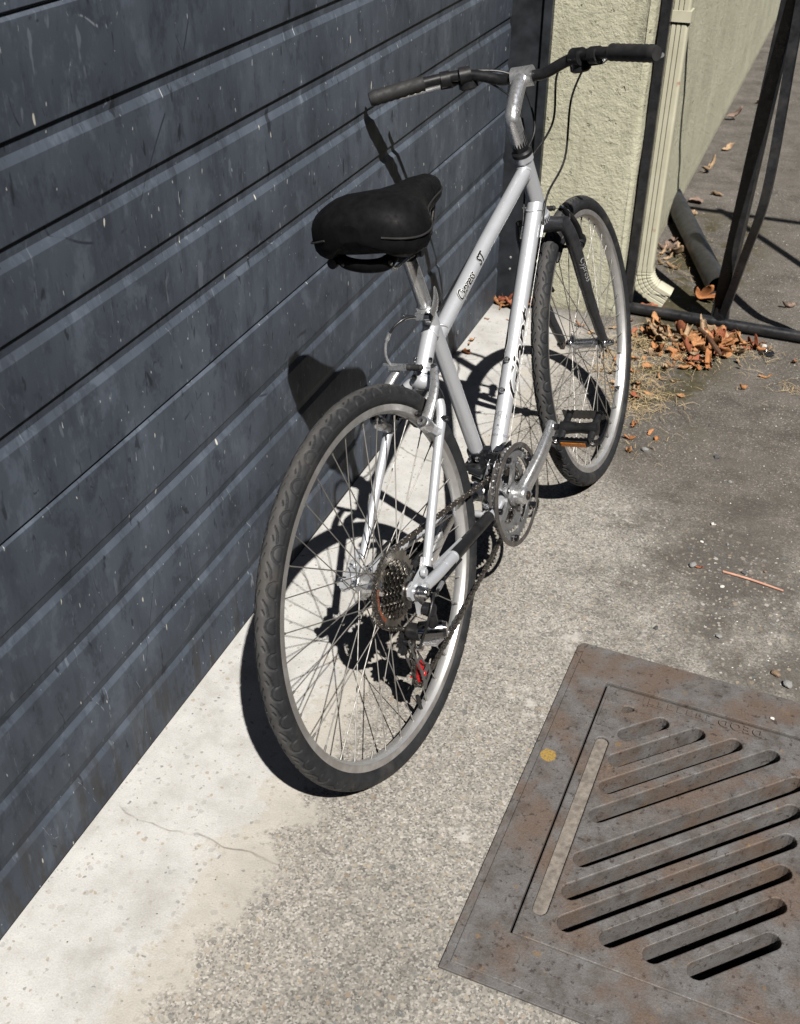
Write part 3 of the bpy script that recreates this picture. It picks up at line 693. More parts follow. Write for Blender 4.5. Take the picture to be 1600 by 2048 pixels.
rear_wheel = make_wheel(bike, True, -.63); rear_wheel.location = B(0, 0, 0)

# steering: fork, front wheel and bars turned a little to the left about the steering axis
SA = Vector((-.3256, 0, .9455)); A0 = B(1.018, -.0147, 0)
SM = Matrix.Translation(A0) @ Matrix.Rotation(R_(3.2), 4, SA) @ Matrix.Translation(-A0)
front_wheel = make_wheel(bike, False, 2.14); front_wheel.matrix_local = SM @ Matrix.Translation(B(1.0605, -.002, .003))
m = MB()
for k in range(9):
    pass
ra = R_(-38)
pts = [Vector((math.cos(ra+R_(q))*.281, -.004, math.sin(ra+R_(q))*.281)) for q in np.linspace(-9, 9, 9)]
m.tube(pts, .010, 4, flat=.45, ref=(0, 1, 0)); m.build('spoke_reflector', M_refl, front_wheel, smooth=False)

# ---- frame
BB = Vector((.447, -.069)); STD = Vector((-math.cos(R_(75.3)), math.sin(R_(75.3))))
def st(t): p = BB+STD*t; return B(p.x, p.y, 0)
HTB, HTT = B(.886, .366), B(.838, .508)
fm = MB()
fm.tube([st(0), st(.46)], .0148, 24)                                           # seat tube
fm.tube([B(BB.x, BB.y), B(.66, .168), B(.868, .400)], [.0168, .0172, .0175], 26)  # down tube
fm.tube([st(.400)+Vector((.004, 0, -.002)), B(.60, .404), B(.846, .482)], [.0150, .0152, .0155], 24)   # top tube
fm.tube([HTB, HTT], .0178, 26)
fm.tube([HTB-Vector((-.003, 0, .008)), HTB+Vector((-.002, 0, .007))], .0205, 26); fm.tube([HTT-Vector((-.002, 0, .007)), HTT+Vector((-.003, 0, .008))], .0205, 26)
fm.tube([B(BB.x, BB.y, -.036), B(BB.x, BB.y, .036)], .0205, 24)                 # bottom bracket shell
fm.tube(spline([st(.425), B(.315, .322), B(.285, .292), B(.266, .272)], 5), [.0150]*10+[.0150, .0152, .0155, .0158, .0160, .0165], 20, flat=1.0)  # wishbone
fm.ball(B(.262, .268), .0168, 16, (1, 1.25, 1))
for s_ in (-1, 1):
    fm.tube(spline([B(.266, .270, s_*.008), B(.255, .258, s_*.026), B(.240, .241, s_*.042), B(.218, .214, s_*.0505), B(.16, .146, s_*.0555), B(.052, .018, s_*.0645)], 6), [.0105]*10+[.0092]*10+[.0085]*10+[.0078], 16)
    fm.tube(spline([B(.428, -.069, s_*.030), B(.38, -.063, s_*.042), B(.33, -.0545, s_*.0465), B(.20, -.035, s_*.0560), B(.09, -.020, s_*.0640), B(.030, -.010, s_*.0660)], 6), [.0105]*31, 16)
    # dropout plates
    oc = [(.062, .030), (.052, .036), (.040, .020), (.022, .016), (.008, .012), (-.012, .010), (-.017, 0), (-.012, -.012), (.0, -.016)]
    oc += [(.003, -.030), (.001, -.050), (.010, -.055), (.021, -.047), (.024, -.024)] if s_ > 0 else [(.012, -.020)]
    oc += [(.040, -.022), (.052, -.012), (.048, .006)]
    fm.prism(oc, B(0, 0, .0675*s_-(.0035)), EA, EU, -.007)
    for ex, ez in ((.030, .020), (.022, -.006)): fm.lathe([(0, .004), (.0065, .004), (.0075, .002), (.0075, -.004)], 14, B(ex, ez, .0675*s_+.004*s_), LAT*s_)
fm.tube([B(.345, -.058, -.045), B(.345, -.058, .045)], .007, 12)               # chainstay bridge
fm.box(B(.15, -.0205, .052), (.11, .005, .009), Matrix.Rotation(R_(7), 3, 'Y'))
frame = fm.build('frame', M_paint, bike, angle=45)
# weld beads at the tube junctions
def weld(c, ax, r, n=46):
    m = MB(); ax = Vector(ax).normalized(); a = Vector((0, 1, 0)); a = (a-ax*a.dot(ax)).normalized(); b = ax.cross(a); P = []
    rw = random.Random(int(r*1e6))
    for k in range(n+1):
        q = 2*math.pi*k/n; d = a*math.cos(q)+b*math.sin(q); P.append(Vector(c)+d*r+ax*(.0045*math.cos(2*q)))
    m.tube(P, [.0019+.0005*(k % 2) for k in range(n)]+[.0019], 7, caps=False); return m.build('weld_bead', M_paint, frame, angle=60)
_tt = (B(.60, .404)-st(.400)).normalized(); _dt = (B(.868, .400)-B(BB.x, BB.y)).normalized(); _wb = (B(.315, .322)-st(.425)).normalized()
weld(st(.400)+_tt*.0195, _tt, .0149); weld(B(.846, .482)-_tt*.0190, _tt, .0155); weld(B(.868, .400)-_dt*.0200, _dt, .0174)
weld(st(.425)+_wb*.0165, _wb, .0149); weld(B(BB.x, BB.y)+_dt*.0245, _dt, .0168); weld(st(.0235), Vector((STD.x, 0, STD.y)), .0148)
for (px, pu) in ((.6225, .1475), (.578, .0985)):
    m = MB(); o_ = B(px, pu, 0); nn = Vector((-.743, 0, .669)); m.lathe([(.0015, .0015), (.002, .0045), (.005, .0042), (.006, .002), (.0065, -.001)], 14, o_+nn*.0172*.45, nn); m.build('bottle_bolt', M_chrome, frame)
for ss in (-1, 1):
    m = MB(); m.lathe([(0, .0035), (.004, .003), (.0052, 0)], 12, B(.283, .300, .0148*ss), LAT*ss); m.build('rack_bolt', M_chrome, frame)
m = MB(); m.lathe([(0, -.004), (.0038, -.004), (.0038, .0012), (.0055, .0012)], 12, B(.2555, .2785, 0)+Vector((-.0125, 0, .006)), (-.75, 0, .45)); m.build('bridge_hole', M_blk, frame)
# black bands on the stays and the wrap on the drive side chainstay
for s_ in (-1, 1):
    m = MB(); m.tube(spline([B(.2545, .2575, s_*.0268), B(.247, .249, s_*.036), B(.2395, .2405, s_*.0425)], 5), .0108, 16, caps=False); m.build('stay_band', M_decalblk, frame)
cs = [B(.335, -.0553, .0463), B(.30, -.0505, .0487), B(.20, -.035, .0560), B(.155, -.029, .0595)]
m = MB(); m.tube(spline(cs, 8), .0116, 18); m.build('chainstay_guard', M_blk, frame)
m = MB(); m.tube([B(.1535, -.0287, .0596), B(.1495, -.0282, .0599)], .01175, 18); m.tube([B(.1500, -.0282, .0599), B(.110, -.0225, .0627)], [.0109, .0106], 18); m.build('guard_trim', M_decalwht if False else M_paint, frame)

# ---- decals
def tube_text(body, size, o, t, n, r, mat, parent, name, offset=0.0, shear=.25, lift=.0004, spacing=1.0, sx=1.0, sy=1.0):
    me = text_mesh(body, size, offset, shear, spacing); bm = bmesh.new(); bm.from_mesh(me)
    h = size*1.1*sy
    for k in range(-8, 9):
        bmesh.ops.bisect_plane(bm, geom=bm.verts[:]+bm.edges[:]+bm.faces[:], plane_co=(0, k*size/12, 0), plane_no=(0, 1, 0))
    t = Vector(t).normalized(); n = Vector(n); n = (n-t*n.dot(t)).normalized(); b = n.cross(t); o = Vector(o)
    for v in bm.verts:
        q = v.co.y*sy/r; v.co = o+t*(v.co.x*sx)+(n*math.cos(q)+b*math.sin(q))*(r+lift)
    bm.to_mesh(me); bm.free(); me.materials.clear(); me.materials.append(mat); me.name = name
    return obj(name, me, parent)
tt_t = (B(.846, .482)-st(.400)).normalized()
tt_n = (LAT*.93+Vector((-tt_t.z, 0, tt_t.x))*.42)
def tt(a): p0 = B(.60, .404); return p0+tt_t*(a-.60)/tt_t.x
for s_, bod, ctr, sz, sh in ((1, 'Cypress', .470, .0245, .32), (1, 'ST', .5465, .0235, .35)):
    tube_text(bod, sz, tt(ctr), tt_t, tt_n, .0151, M_decalwht, frame, 'lettering', offset=.0013, shear=sh, lift=.0003, spacing=1.0 if bod == 'ST' else .93)
    tube_text(bod, sz, tt(ctr), tt_t, tt_n, .0151, M_decalblk, frame, 'lettering', offset=.0003 if bod != 'ST' else .0008, shear=sh, lift=.0006, spacing=1.0 if bod == 'ST' else .93)
dt_t = (B(.868, .400)-B(BB.x, BB.y)).normalized()
def dtp(s): return B(BB.x, BB.y)+dt_t*s
for s_ in (1, -1):
    nn = LAT*s_*.97+Vector((-dt_t.z, 0, dt_t.x))*.10
    tdir = dt_t if s_ > 0 else -dt_t
    for mat, off, lf in ((M_decalwht, .0022, .0003), (M_decalblk, .0006, .0006)):
        tube_text('Giant', .050, dtp(.285), tdir, nn, .0172, mat, frame, 'lettering', offset=off, shear=.4, lift=lf, sx=1.75, sy=.86)
topn = Vector((-dt_t.z, 0, dt_t.x))
dn = topn*.93+LAT*.30; bdn = (dn-dt_t*dn.dot(dt_t)).normalized(); tdn = bdn.cross(dt_t)
tube_text('FRAMEWORKS', .0075, dtp(.118), -tdn, bdn, .0169, M_decalgrey, frame, 'lettering', shear=0, lift=.0004, sx=.55) if False else None
def ring_text(body, size, s0, r, mat, name, ang0=0.0, offset=0.0):
    """lettering that runs around the tube at distance s0 up the down tube, read from behind the bicycle"""
    me = text_mesh(body, size, offset); bm = bmesh.new(); bm.from_mesh(me)
    for k in range(-12, 13): bmesh.ops.bisect_plane(bm, geom=bm.verts[:]+bm.edges[:]+bm.faces[:], plane_co=(k*.003, 0, 0), plane_no=(1, 0, 0))
    for v in bm.verts:
        q = v.co.x/r+ang0; v.co = dtp(s0+v.co.y)+(topn*math.cos(q)+LAT*math.sin(q))*(r+.0004)
    bm.to_mesh(me); bm.free(); me.materials.clear(); me.materials.append(mat); return obj(name, me, frame)
ring_text('FRAMEWORKS', .0075, .118, .0169, M_decalgrey, 'lettering')
ring_text('ALUMINUM', .0038, .109, .0169, M_decalgrey, 'lettering') if False else None
m = MB()
def on_dt(s, q, lift=.0005): return dtp(s)+(topn*math.cos(q)+LAT*math.sin(q))*(.0170+lift)
for cq in (-.55, .55):
    for k in range(20):
        a0, a1 = 2*math.pi*k/20, 2*math.pi*(k+1)/20; P4 = []
        for rr, aa in ((.0064, a0), (.0064, a1), (.0056, a1), (.0056, a0)): P4.append(on_dt(.158+rr*math.sin(aa), cq+rr*math.cos(aa)/.017))
        m.add(P4, [(0, 1, 2, 3)])
for (s0, q0, s1, q1) in ((.158, -.55, .168, -.2), (.168, -.2, .168, .35), (.168, .35, .158, -.02), (.158, -.02, .168, -.2), (.158, .55, .172, .30)):
    d = Vector((s1-s0, (q1-q0)*.017)).normalized(); nx, ny = -d.y*.0004, d.x*.0004; P4 = []
    for (a_, b_, sg) in ((s0, q0, 1), (s1, q1, 1), (s1, q1, -1), (s0, q0, -1)): P4.append(on_dt(a_+sg*nx, b_+sg*ny/.017))
    m.add(P4, [(0, 1, 2, 3)])
for (s0, wq, hh) in ((.137, .16, .004), (.128, .50, .0035)):
    m.add([on_dt(s0, -wq), on_dt(s0, wq), on_dt(s0+hh, wq*.6), on_dt(s0+hh, -wq*.6)], [(0, 1, 2, 3)])
m.build('sticker', M_decalgrey, frame, smooth=False)

# ---- seat post, clamp, saddle
m = MB(); m.tube([st(.42), st(.578)], .0133, 26); m.build('seat_post', M_matalu, bike)
m = MB(); m.lathe([(.0150, -.007), (.0178, -.007), (.0190, -.005), (.0190, .006), (.0178, .008), (.0140, .0085)], 30, st(.461), STD.to_3d() if False else Vector((STD.x, 0, STD.y)))
m.box(st(.461)+Vector((-.0205, 0, -.004)), (.013, .020, .013))
clamp = m.build('seat_clamp', M_alu, bike)
m = MB(); c0 = st(.461)+Vector((-.0215, 0, -.006))
m.tube([c0+LAT*-.040, c0+LAT*-.034, c0+LAT*-.033, c0+LAT*-.020, c0+LAT*.012], [.0065, .0068, .005, .003, .003], 14); m.lathe([(0, .0205), (.0050, .0205), (.0095, .0190), (.0102, .010), (.0095, .009)], 18, c0, LAT); m.build('clamp_bolt', M_chrome, clamp)
m = MB(); m.tube(spline([c0+LAT*.016+Vector((.004, 0, -.004)), c0+LAT*.021+Vector((.012, 0, .010)), c0+LAT*.025+Vector((.017, 0, .028)), c0+LAT*.027+Vector((.0165, 0, .050))], 6), [.0085, .0095, .0105, .0112, .0115, .0115, .0114, .0112, .0108, .0103, .0097, .009, .0083, .0075, .0066, .0056, .0045, .003, .0012], 12, flat=.30, ref=(.95, 0, -.3)); m.build('clamp_lever', M_alu, clamp)
sm_ = MB(); stn = [(.138, .020, .590, .560), (.143, .052, .603, .546), (.155, .083, .614, .530), (.178, .099, .622, .518), (.206, .103, .624, .516), (.240, .092, .617, .521), (.280, .066, .608, .529), (.325, .043, .603, .536), (.375, .032, .600, .541), (.412, .0265, .594, .546), (.430, .019, .586, .551), (.437, .007, .574, .558)]
NSD = 28; vs = []
for (a, w, ut, ub) in stn:
    for k in range(NSD):
        q = 2*math.pi*k/NSD; cx_, sy_ = math.cos(q), math.sin(q)
        x = w*math.copysign(abs(cx_)**.75, cx_)
        mid = lerp(ub, ut, .42)
        u = mid+(ut-mid)*abs(sy_)**.9*(1-.10*abs(cx_)) if sy_ >= 0 else mid-(mid-ub)*abs(sy_)**.45*(1 if abs(cx_) > .55 else .72)
        vs.append(B(a, u, x))
n = NSD; fs = [(i*n+k, i*n+(k+1) % n, (i+1)*n+(k+1) % n, (i+1)*n+k) for i in range(len(stn)-1) for k in range(n)]+[tuple(range(n)), tuple((len(stn)-1)*n+k for k in range(n-1, -1, -1))]
sm_.add(vs, fs); saddle = sm_.build('saddle', M_saddle, bike, angle=60)
m = MB()
for s_ in (-1, 1): m.tube(spline([B(a, lerp(ub, ut, .36), s_*(w*1.004+.0006)) for (a, w, ut, ub) in stn[1:-1]], 4), .0017, 7)
m.build('piping', M_grip, saddle)
m = MB()
for s_ in (-1, 1): m.tube(spline([B(.168, .520, s_*.045), B(.20, .498, s_*.030), B(.25, .493, s_*.0215), B(.34, .498, s_*.0215), B(.405, .545, s_*.012)], 6), .0037, 10)
m.build('rail', M_steel, saddle)
m = MB(); m.tube(spline([B(.186, .528, -.056), B(.178, .519, -.046), B(.172, .513, -.008), B(.174, .515, .030), B(.184, .527, .046)], 6), [.008]*4+[.0125]*17+[.011]*3+[.008], 14, flat=.75); m.build('bumper', M_saddle, saddle)
m = MB(); m.lathe([(0, .008), (.009, .007), (.010, 0), (.009, -.007), (0, -.008)], 16, B(.178, .519, -.068), (1, 0, 0)); m.build('spring', M_blk, saddle)
m = MB(); m.box(st(.583), (.055, .046, .022)); m.tube([st(.583)-LAT*.03, st(.583)+LAT*.03], .012, 14); m.build('saddle_clamp', M_blk, saddle)

# ---- gears
def gear(m, T, lat, th, rin, holes=(), clip=1.0, c=(0, 0)):
    rp = T*.0127/(2*math.pi); out = []
    for k in range(T):
        for (da, dr) in ((-.5, -.0034), (-.30, -.0022), (-.17, .0018), (-.08, .0036*clip), (.08, .0036*clip), (.17, .0018), (.30, -.0022)):
            q = 2*math.pi*(k+da)/T; out.append(((rp+dr)*math.cos(q), (rp+dr)*math.sin(q)))
    nin = 40; inner = [(rin*math.cos(-2*math.pi*k/nin), rin*math.sin(-2*math.pi*k/nin)) for k in range(nin)]
    m.prism(out, B(c[0], c[1], lat-th/2), EA, EU, -th, [inner]+list(holes))
cas = empty('x'); bpy.data.objects.remove(cas)
m = MB(); m.lathe([(0, .0), (.017, 0), (.017, .033), (.0105, .035), (.0105, .026), (.0, .026)], 28, B(0, 0, .0235), LAT); cassette = m.build('cassette', M_steel, bike)
LATS = [.0250, .0315, .0362, .0409, .0456, .0503, .0550]
for T, la in zip((34, 24, 22, 20, 18, 16, 14), LATS):
    m = MB()
    if T == 34:
        gear(m, 34, la, .0022, .0505)
        for k in range(4):
            q = R_(28+90*k); d = Vector((math.cos(q), math.sin(q))); p = Vector((-d.y, d.x))
            m.prism([tuple(d*.030-p*.014), tuple(d*.052-p*.007), tuple(d*.052+p*.007), tuple(d*.030+p*.014)], B(0, 0, la-.0008), EA, EU, -.0016)
        m.lathe([(.019, -.0008), (.036, -.0008), (.036, .0008), (.019, .0008)], 40, B(0, 0, la), LAT, closed=True)
    else: gear(m, T, la, .0019, .0172)
    m.build('sprocket', M_bigcog if T == 34 else M_steel, cassette, smooth=False)
# orange print on the largest sprocket
me = text_mesh('MEGARANGE', .0105, .0004, spacing=1.1); bm = bmesh.new(); bm.from_mesh(me)
for v in bm.verts:
    q = R_(181)+v.co.x/.0565; r = .0580+v.co.y*.8; v.co = B(r*math.cos(q), r*math.sin(q), LATS[0]+.0014)
bm.to_mesh(me); bm.free(); me.materials.clear(); me.materials.append(M_orange); obj('printed_lettering', me, cassette)
# axle ends
for s_ in (-1, 1):
    m = MB(); c0 = B(0, 0, 0)
    m.lathe([(0, .0905), (.004, .0905), (.0045, .088), (.0088, .0905), (.0098, .089), (.0098, .077), (.0112, .0755), (.0112, .0705), (0, .0705)] if s_ > 0 else [(0, .091), (.007, .091), (.0085, .089), (.0085, .079), (.0125, .078), (.0125, .0712), (0, .0712)], 20 if s_ > 0 else 6, c0, LAT*s_); m.build('axle_nut', M_chrome, bike, angle=30)

# ---- crankset
def arm_path(sign, lat0, lat1, ang):
    d = Vector((math.cos(ang), math.sin(ang))); P = []
    for (t_, k, side) in ((-.004, 0, 0), (.02, .16, 0), (.05, .56, .002), (.085, .88, .003), (.12, 1.0, .002), (.15, 1.02, 0), (.172, 1.02, 0), (.182, 1.02, 0)):
        P.append(B(BB.x+d.x*t_-d.y*side, BB.y+d.y*t_+d.x*side, sign*lerp(lat0, lat1, k)))
    return P
CA_ = R_(26.5)
def crank_arm(sign, ang):
    m = MB(); lat0, lat1 = (.0665, .0835) if sign > 0 else (.062, .080)
    P = spline(arm_path(sign, lat0, lat1, ang), 4); k = len(P)
    d = Vector((math.cos(ang), 0, math.sin(ang))); side = Vector((-d.z, 0, d.x))
    rs = [lerp(.0190, .0148, min(1, i/(k*.75))) for i in range(k)]; rs[-1] = .0105; rs[-2] = .0136
    fl_ = [lerp(.66, .60, i/k) for i in range(k)]
    # rounded rectangular section
    vs = []; NN = 20
    for i in range(k):
        tg = (P[min(i+1, k-1)]-P[max(i-1, 0)]).normalized(); a = (side-tg*side.dot(tg)).normalized(); b = tg.cross(a)
        for j in range(NN):
            q = 2*math.pi*j/NN; cx_, sy_ = math.cos(q), math.sin(q)
            vs.append(P[i]+a*rs[i]*math.copysign(abs(cx_)**.7, cx_)+b*rs[i]*fl_[i]*math.copysign(abs(sy_)**.7, sy_))
    m.add(vs, [(i*NN+j, i*NN+(j+1) % NN, (i+1)*NN+(j+1) % NN, (i+1)*NN+j) for i in range(k-1) for j in range(NN)]+[tuple(range(NN-1, -1, -1)), tuple((k-1)*NN+j for j in range(NN))])
    c0 = B(BB.x, BB.y, sign*.0625)
    m.lathe([(0, .0195), (.0125, .0195), (.0165, .0178), (.0188, .0135), (.0195, .002), (.0195, -.014), (.016, -.018)], 32, c0, LAT*sign)
    pe = P[-3]; m.lathe([(0, .009), (.0105, .009), (.0118, .0065), (.0118, -.0065), (.0105, -.009), (0, -.009)], 24, P[-5], LAT*sign)
    return m.build('crank', M_alu, bike, angle=50), P[-5]
crank_r, eye_r = crank_arm(1, CA_); crank_l, eye_l = crank_arm(-1, CA_+math.pi)
for s_, cr_ in ((1, crank_r), (-1, crank_l)):
    m = MB(); m.lathe([(.0035, .0), (.0085, .0022), (.0092, .0018), (.0092, -.003)], 24, B(BB.x, BB.y, s_*.0822), LAT*s_); m.lathe([(0, .0008), (.0036, .0008)], 8, B(BB.x, BB.y, s_*.0822), LAT*s_); m.build('crank_cap', M_blk, cr_)
m = MB(); m.lathe([(0, 0), (.0034, 0)], 6, B(BB.x, BB.y, .0834), LAT); m.build('crank_bolt', simple('copper_bolt', (.45, .24, .12), .35, .8), crank_r)
m = MB(); m.tube([B(BB.x, BB.y, -.062), B(BB.x, BB.y, .062)], .0085, 16); m.tube([B(BB.x, BB.y, .034), B(BB.x, BB.y, .042)], .019, 20); m.build('bottom_bracket', M_steel, bike)
RL = [.0365, .0440, .0515]
m = MB()
sp0 = CA_
for k in range(5):
    q = sp0+R_(36)+k*R_(72); d = Vector((math.cos(q), math.sin(q))); p = Vector((-d.y, d.x)); o_ = []
    for (rr, ww) in ((.014, .016), (.026, .0105), (.040, .0072), (.052, .0075), (.060, .0095), (.068, .0105), (.0755, .0085)): o_.append((rr, ww))
    poly = [tuple(d*rr-p*ww) for rr, ww in o_]+[tuple(d*rr+p*ww) for rr, ww in o_[::-1]]
    m.prism([(BB.x+x, BB.y+y) for x, y in poly], B(0, 0, .0485), EA, EU, -.0058)
m.lathe([(.012, -.003), (.0235, -.003), (.0245, 0), (.0235, .0042), (.012, .0055)], 36, B(BB.x, BB.y, .0520), LAT)
spider = m.build('spider', M_greyring, bike, smooth=False)
for T, la, rin in zip((28, 38, 48), RL, (.0455, .0610, .0795)):
    m = MB(); gear(m, T, la, .0026, rin, c=(BB.x, BB.y))
    for k in range(5):
        q = sp0+R_(36)+k*R_(72); d = Vector((math.cos(q), math.sin(q))); p = Vector((-d.y, d.x)); r1 = {28: .037, 38: .0545, 48: .0665}[T]; r2 = rin+.003
        m.prism([(BB.x+v.x, BB.y+v.y) for v in (d*r1-p*.0085, d*(r1+.007)-p*.011, d*r2-p*.019, d*r2+p*.019, d*(r1+.007)+p*.011, d*r1+p*.0085)], B(0, 0, la-.0012), EA, EU, -.0024)
    m.build('chainring', M_greyring if T != 28 else M_steel, spider, smooth=False)
for k in range(5):
    q = sp0+R_(36)+k*R_(72)
    for rr, zz in ((.0640, .0556), (.0355, .0556)):
        m = MB(); m.lathe([(.0015, .0005), (.002, .002), (.0042, .0017), (.0048, 0)], 12, B(BB.x+rr*math.cos(q), BB.y+rr*math.sin(q), zz if rr > .05 else zz-.0012), LAT); m.build('chainring_bolt', M_chrome, spider)
m = MB(); m.lathe([(.0975, -.0012), (.1055, -.0024), (.1068, -.0010), (.1068, .0012), (.1055, .0024), (.1000, .0030), (.0968, .0022), (.0960, .0005)], 120, B(BB.x, BB.y, .0590), LAT, closed=True)
for k in range(5):
    q = sp0+k*R_(72)+R_(2); d = Vector((math.cos(q), math.sin(q))); p = Vector((-d.y, d.x))
    m.prism([(BB.x+v.x, BB.y+v.y) for v in (d*.0835-p*.005, d*.098-p*.0085, d*.098+p*.0085, d*.0835+p*.005)], B(0, 0, .0578), EA, EU, -.0022)
guard = m.build('chain_guard', M_guard, bike, angle=30)
for k in range(5):
    q = sp0+k*R_(72)+R_(2); m = MB(); m.lathe([(0, .0055), (.0040, .0055), (.0062, .0040), (.0066, .0005), (.0055, -.008), (0, -.008)], 16, B(BB.x+.0885*math.cos(q), BB.y+.0885*math.sin(q), .0600), LAT); m.build('guard_bolt', M_blkgloss, guard)

# ---- pedals
def pedal(eye, sign, tilt):
    """axle runs outwards from the crank eye; local e = fore-aft, n = up of the tilted pedal"""
    e = Vector((math.cos(tilt), 0, math.sin(tilt))); nn = Vector((-e.z, 0, e.x)); o = eye+LAT*sign*.012; S_ = LAT*sign
    def Q(l, x, z): return o+S_*l+e*x+nn*z
    m = MB()
    m.tube([Q(-.006, 0, 0), Q(.012, 0, 0)], .0068, 14)
    m.tube([Q(.010, 0, 0), Q(.020, 0, 0), Q(.034, 0, 0), Q(.052, 0, 0), Q(.070, 0, 0), Q(.082, 0, 0), Q(.090, 0, 0), Q(.092, 0, 0)], [.0125, .0145, .0125, .0108, .0122, .0150, .0140, .006], 18)
    for l in (.018, .082):
        for x in (-1, 1): m.tube([Q(l, 0, 0), Q(l, x*.020, 0), Q(l, x*.036, 0)], [.0085, .0068, .0062], 10, flat=1.15)
    body = m.build('pedal', M_blk, bike)
    m = MB()
    for x in (-1, 1):
        pts_t = []; L0, L1 = .004, .094; nT = 9
        for k in range(nT*4+1):
            l = lerp(L0, L1, k/(nT*4)); pts_t.append((l, .011+(.0028 if k % 4 in (1, 2) else 0)))
        outl = pts_t+[(l, -z) for l, z in pts_t[::-1]]
        hole = [(.014, -.005), (.084, -.005), (.084, .005), (.014, .005)]
        m.prism(outl, Q(0, x*.0380, 0), S_, nn, .0014 if x*sign > 0 else -.0014)
    for x in (-1, 1):
        Pq = spline([Q(.094, x*.038, 0), Q(.102, x*.035, 0), Q(.1065, x*.022, 0), Q(.1075, 0, 0)], 5); m.tube(Pq, .0095, 4, flat=.13, ref=nn)
    m.build('pedal_cage', M_blkgloss, body, smooth=False)
    for x in (-1, 1):
        c0 = Q(.050, x*.0418, -.0015); m = MB()
        rot = Matrix((( S_.x, e.x, nn.x), (S_.y, e.y, nn.y), (S_.z, e.z, nn.z)))
        m.box(c0, (.058, .0055, .0135), rot); hs = m.build('reflector_housing', M_blk, body, smooth=False)
        m = MB(); m.box(c0+e*x*.0026, (.053, .0026, .0105), rot); m.build('reflector', M_amber, body, smooth=False)
        for l in (.010, .090):
            m = MB(); m.lathe([(.0012, .001), (.0018, .0024), (.0040, .002), (.0046, 0)], 12, Q(l, x*.0387, 0), e*x); m.build('cage_bolt', M_chrome, body)
    return body
pedal(eye_r, 1, R_(21)); pedal(eye_l, -1, R_(8))

# ---- chain
JU, JL, RJ = Vector((-.004, -.112)), Vector((.016, -.196)), .0235
circ = [(Vector((0, 0)), .0687, 1, .0250), (JU, RJ, -1, .0258), (JL, RJ, 1, .0262), (BB, .0566, 1, .0365)]
segs = []; K = len(circ)
def tang(c1, c2):
    D = c2[0]-c1[0]; L = D.length; be = math.asin((c2[2]*c2[1]-c1[2]*c1[1])/L); th = math.atan2(D.y, D.x)-be
    t_ = Vector((math.cos(th), math.sin(th))); n_ = Vector((-t_.y, t_.x)); return c1[0]-n_*c1[2]*c1[1], c2[0]-n_*c2[2]*c2[1]
tg = [tang(circ[i], circ[(i+1) % K]) for i in range(K)]
path = []
for i in range(K):
    c, r, s_, la = circ[i]; pin = tg[i-1][1]; pout = tg[i][0]
    a0 = math.atan2(pin.y-c.y, pin.x-c.x); a1 = math.atan2(pout.y-c.y, pout.x-c.x)
    if s_ > 0:
        while a1 < a0: a1 += 2*math.pi
    else:
        while a1 > a0: a1 -= 2*math.pi
    nn_ = max(3, int(abs(a1-a0)*r/.002))
    for k in range(nn_+1):
        a = lerp(a0, a1, k/nn_); path.append((c.x+r*math.cos(a), c.y+r*math.sin(a), la))
    q0, q1 = tg[i]; la2 = circ[(i+1) % K][3]; ns = max(2, int((q1-q0).length/.004))
    sag = -.006 if i == 2 else (.0015 if i == 3 else 0)
    for k in range(1, ns):
        f = k/ns; p = q0.lerp(q1, f); path.append((p.x, p.y+sag*4*f*(1-f), lerp(la, la2, f)))
pts = np.array(path+[path[0]]); dl = np.r_[0, np.cumsum(np.linalg.norm(np.diff(pts, axis=0), axis=1))]; LT = dl[-1]
NLK = int(round(LT/.0127/2))*2
def at_len(s): s %= LT; return Vector([float(np.interp(s, dl, pts[:, k])) for k in range(3)])
def link_mesh(outer):
    m = MB(); o_ = []
    for k in range(9): q = R_(90+22.5*k); o_.append((-.00635+.0043*math.cos(q), .0043*math.sin(q)))
    o_.append((0, -.0030))
    for k in range(9): q = R_(-90+22.5*k); o_.append((.00635+.0043*math.cos(q), .0043*math.sin(q)))
    o_.append((0, .0030))
    for s_ in (-1, 1):
        y0 = s_*(.0031 if outer else .0020); m.prism(o_, (0, y0-.0005, 0), (1, 0, 0), (0, 0, 1), -.0010)
    for x in (-.00635, .00635): m.tube([(x, -(.0041 if outer else .0017), 0), (x, (.0041 if outer else .0017), 0)], .0018 if outer else .0038, 8)
    me = bpy.data.meshes.new('link'); me.from_pydata(m.v, [], m.f); me.materials.append(M_chain); return me
LO, LI = link_mesh(True), link_mesh(False)
chain = None
for k in range(NLK):
    p = at_len(LT*k/NLK); q = at_len(LT*(k+1)/NLK); P, Q = B(p.x, p.y, p.z), B(q.x, q.y, q.z)
    ex = (Q-P).normalized(); ey = Vector((0, 1, 0)); ey = (ey-ex*ey.dot(ex)).normalized(); ez = ex.cross(ey); mid = (P+Q)/2
    M4 = Matrix(((ex.x, ey.x, ez.x, mid.x), (ex.y, ey.y, ez.y, mid.y), (ex.z, ey.z, ez.z, mid.z), (0, 0, 0, 1)))
    if chain is None:
        chain = obj('chain', LO, bike); chain.matrix_local = M4; ci = M4.inverted()
    else:
        o = obj('link', LO if k % 2 == 0 else LI, chain); o.matrix_local = ci @ M4

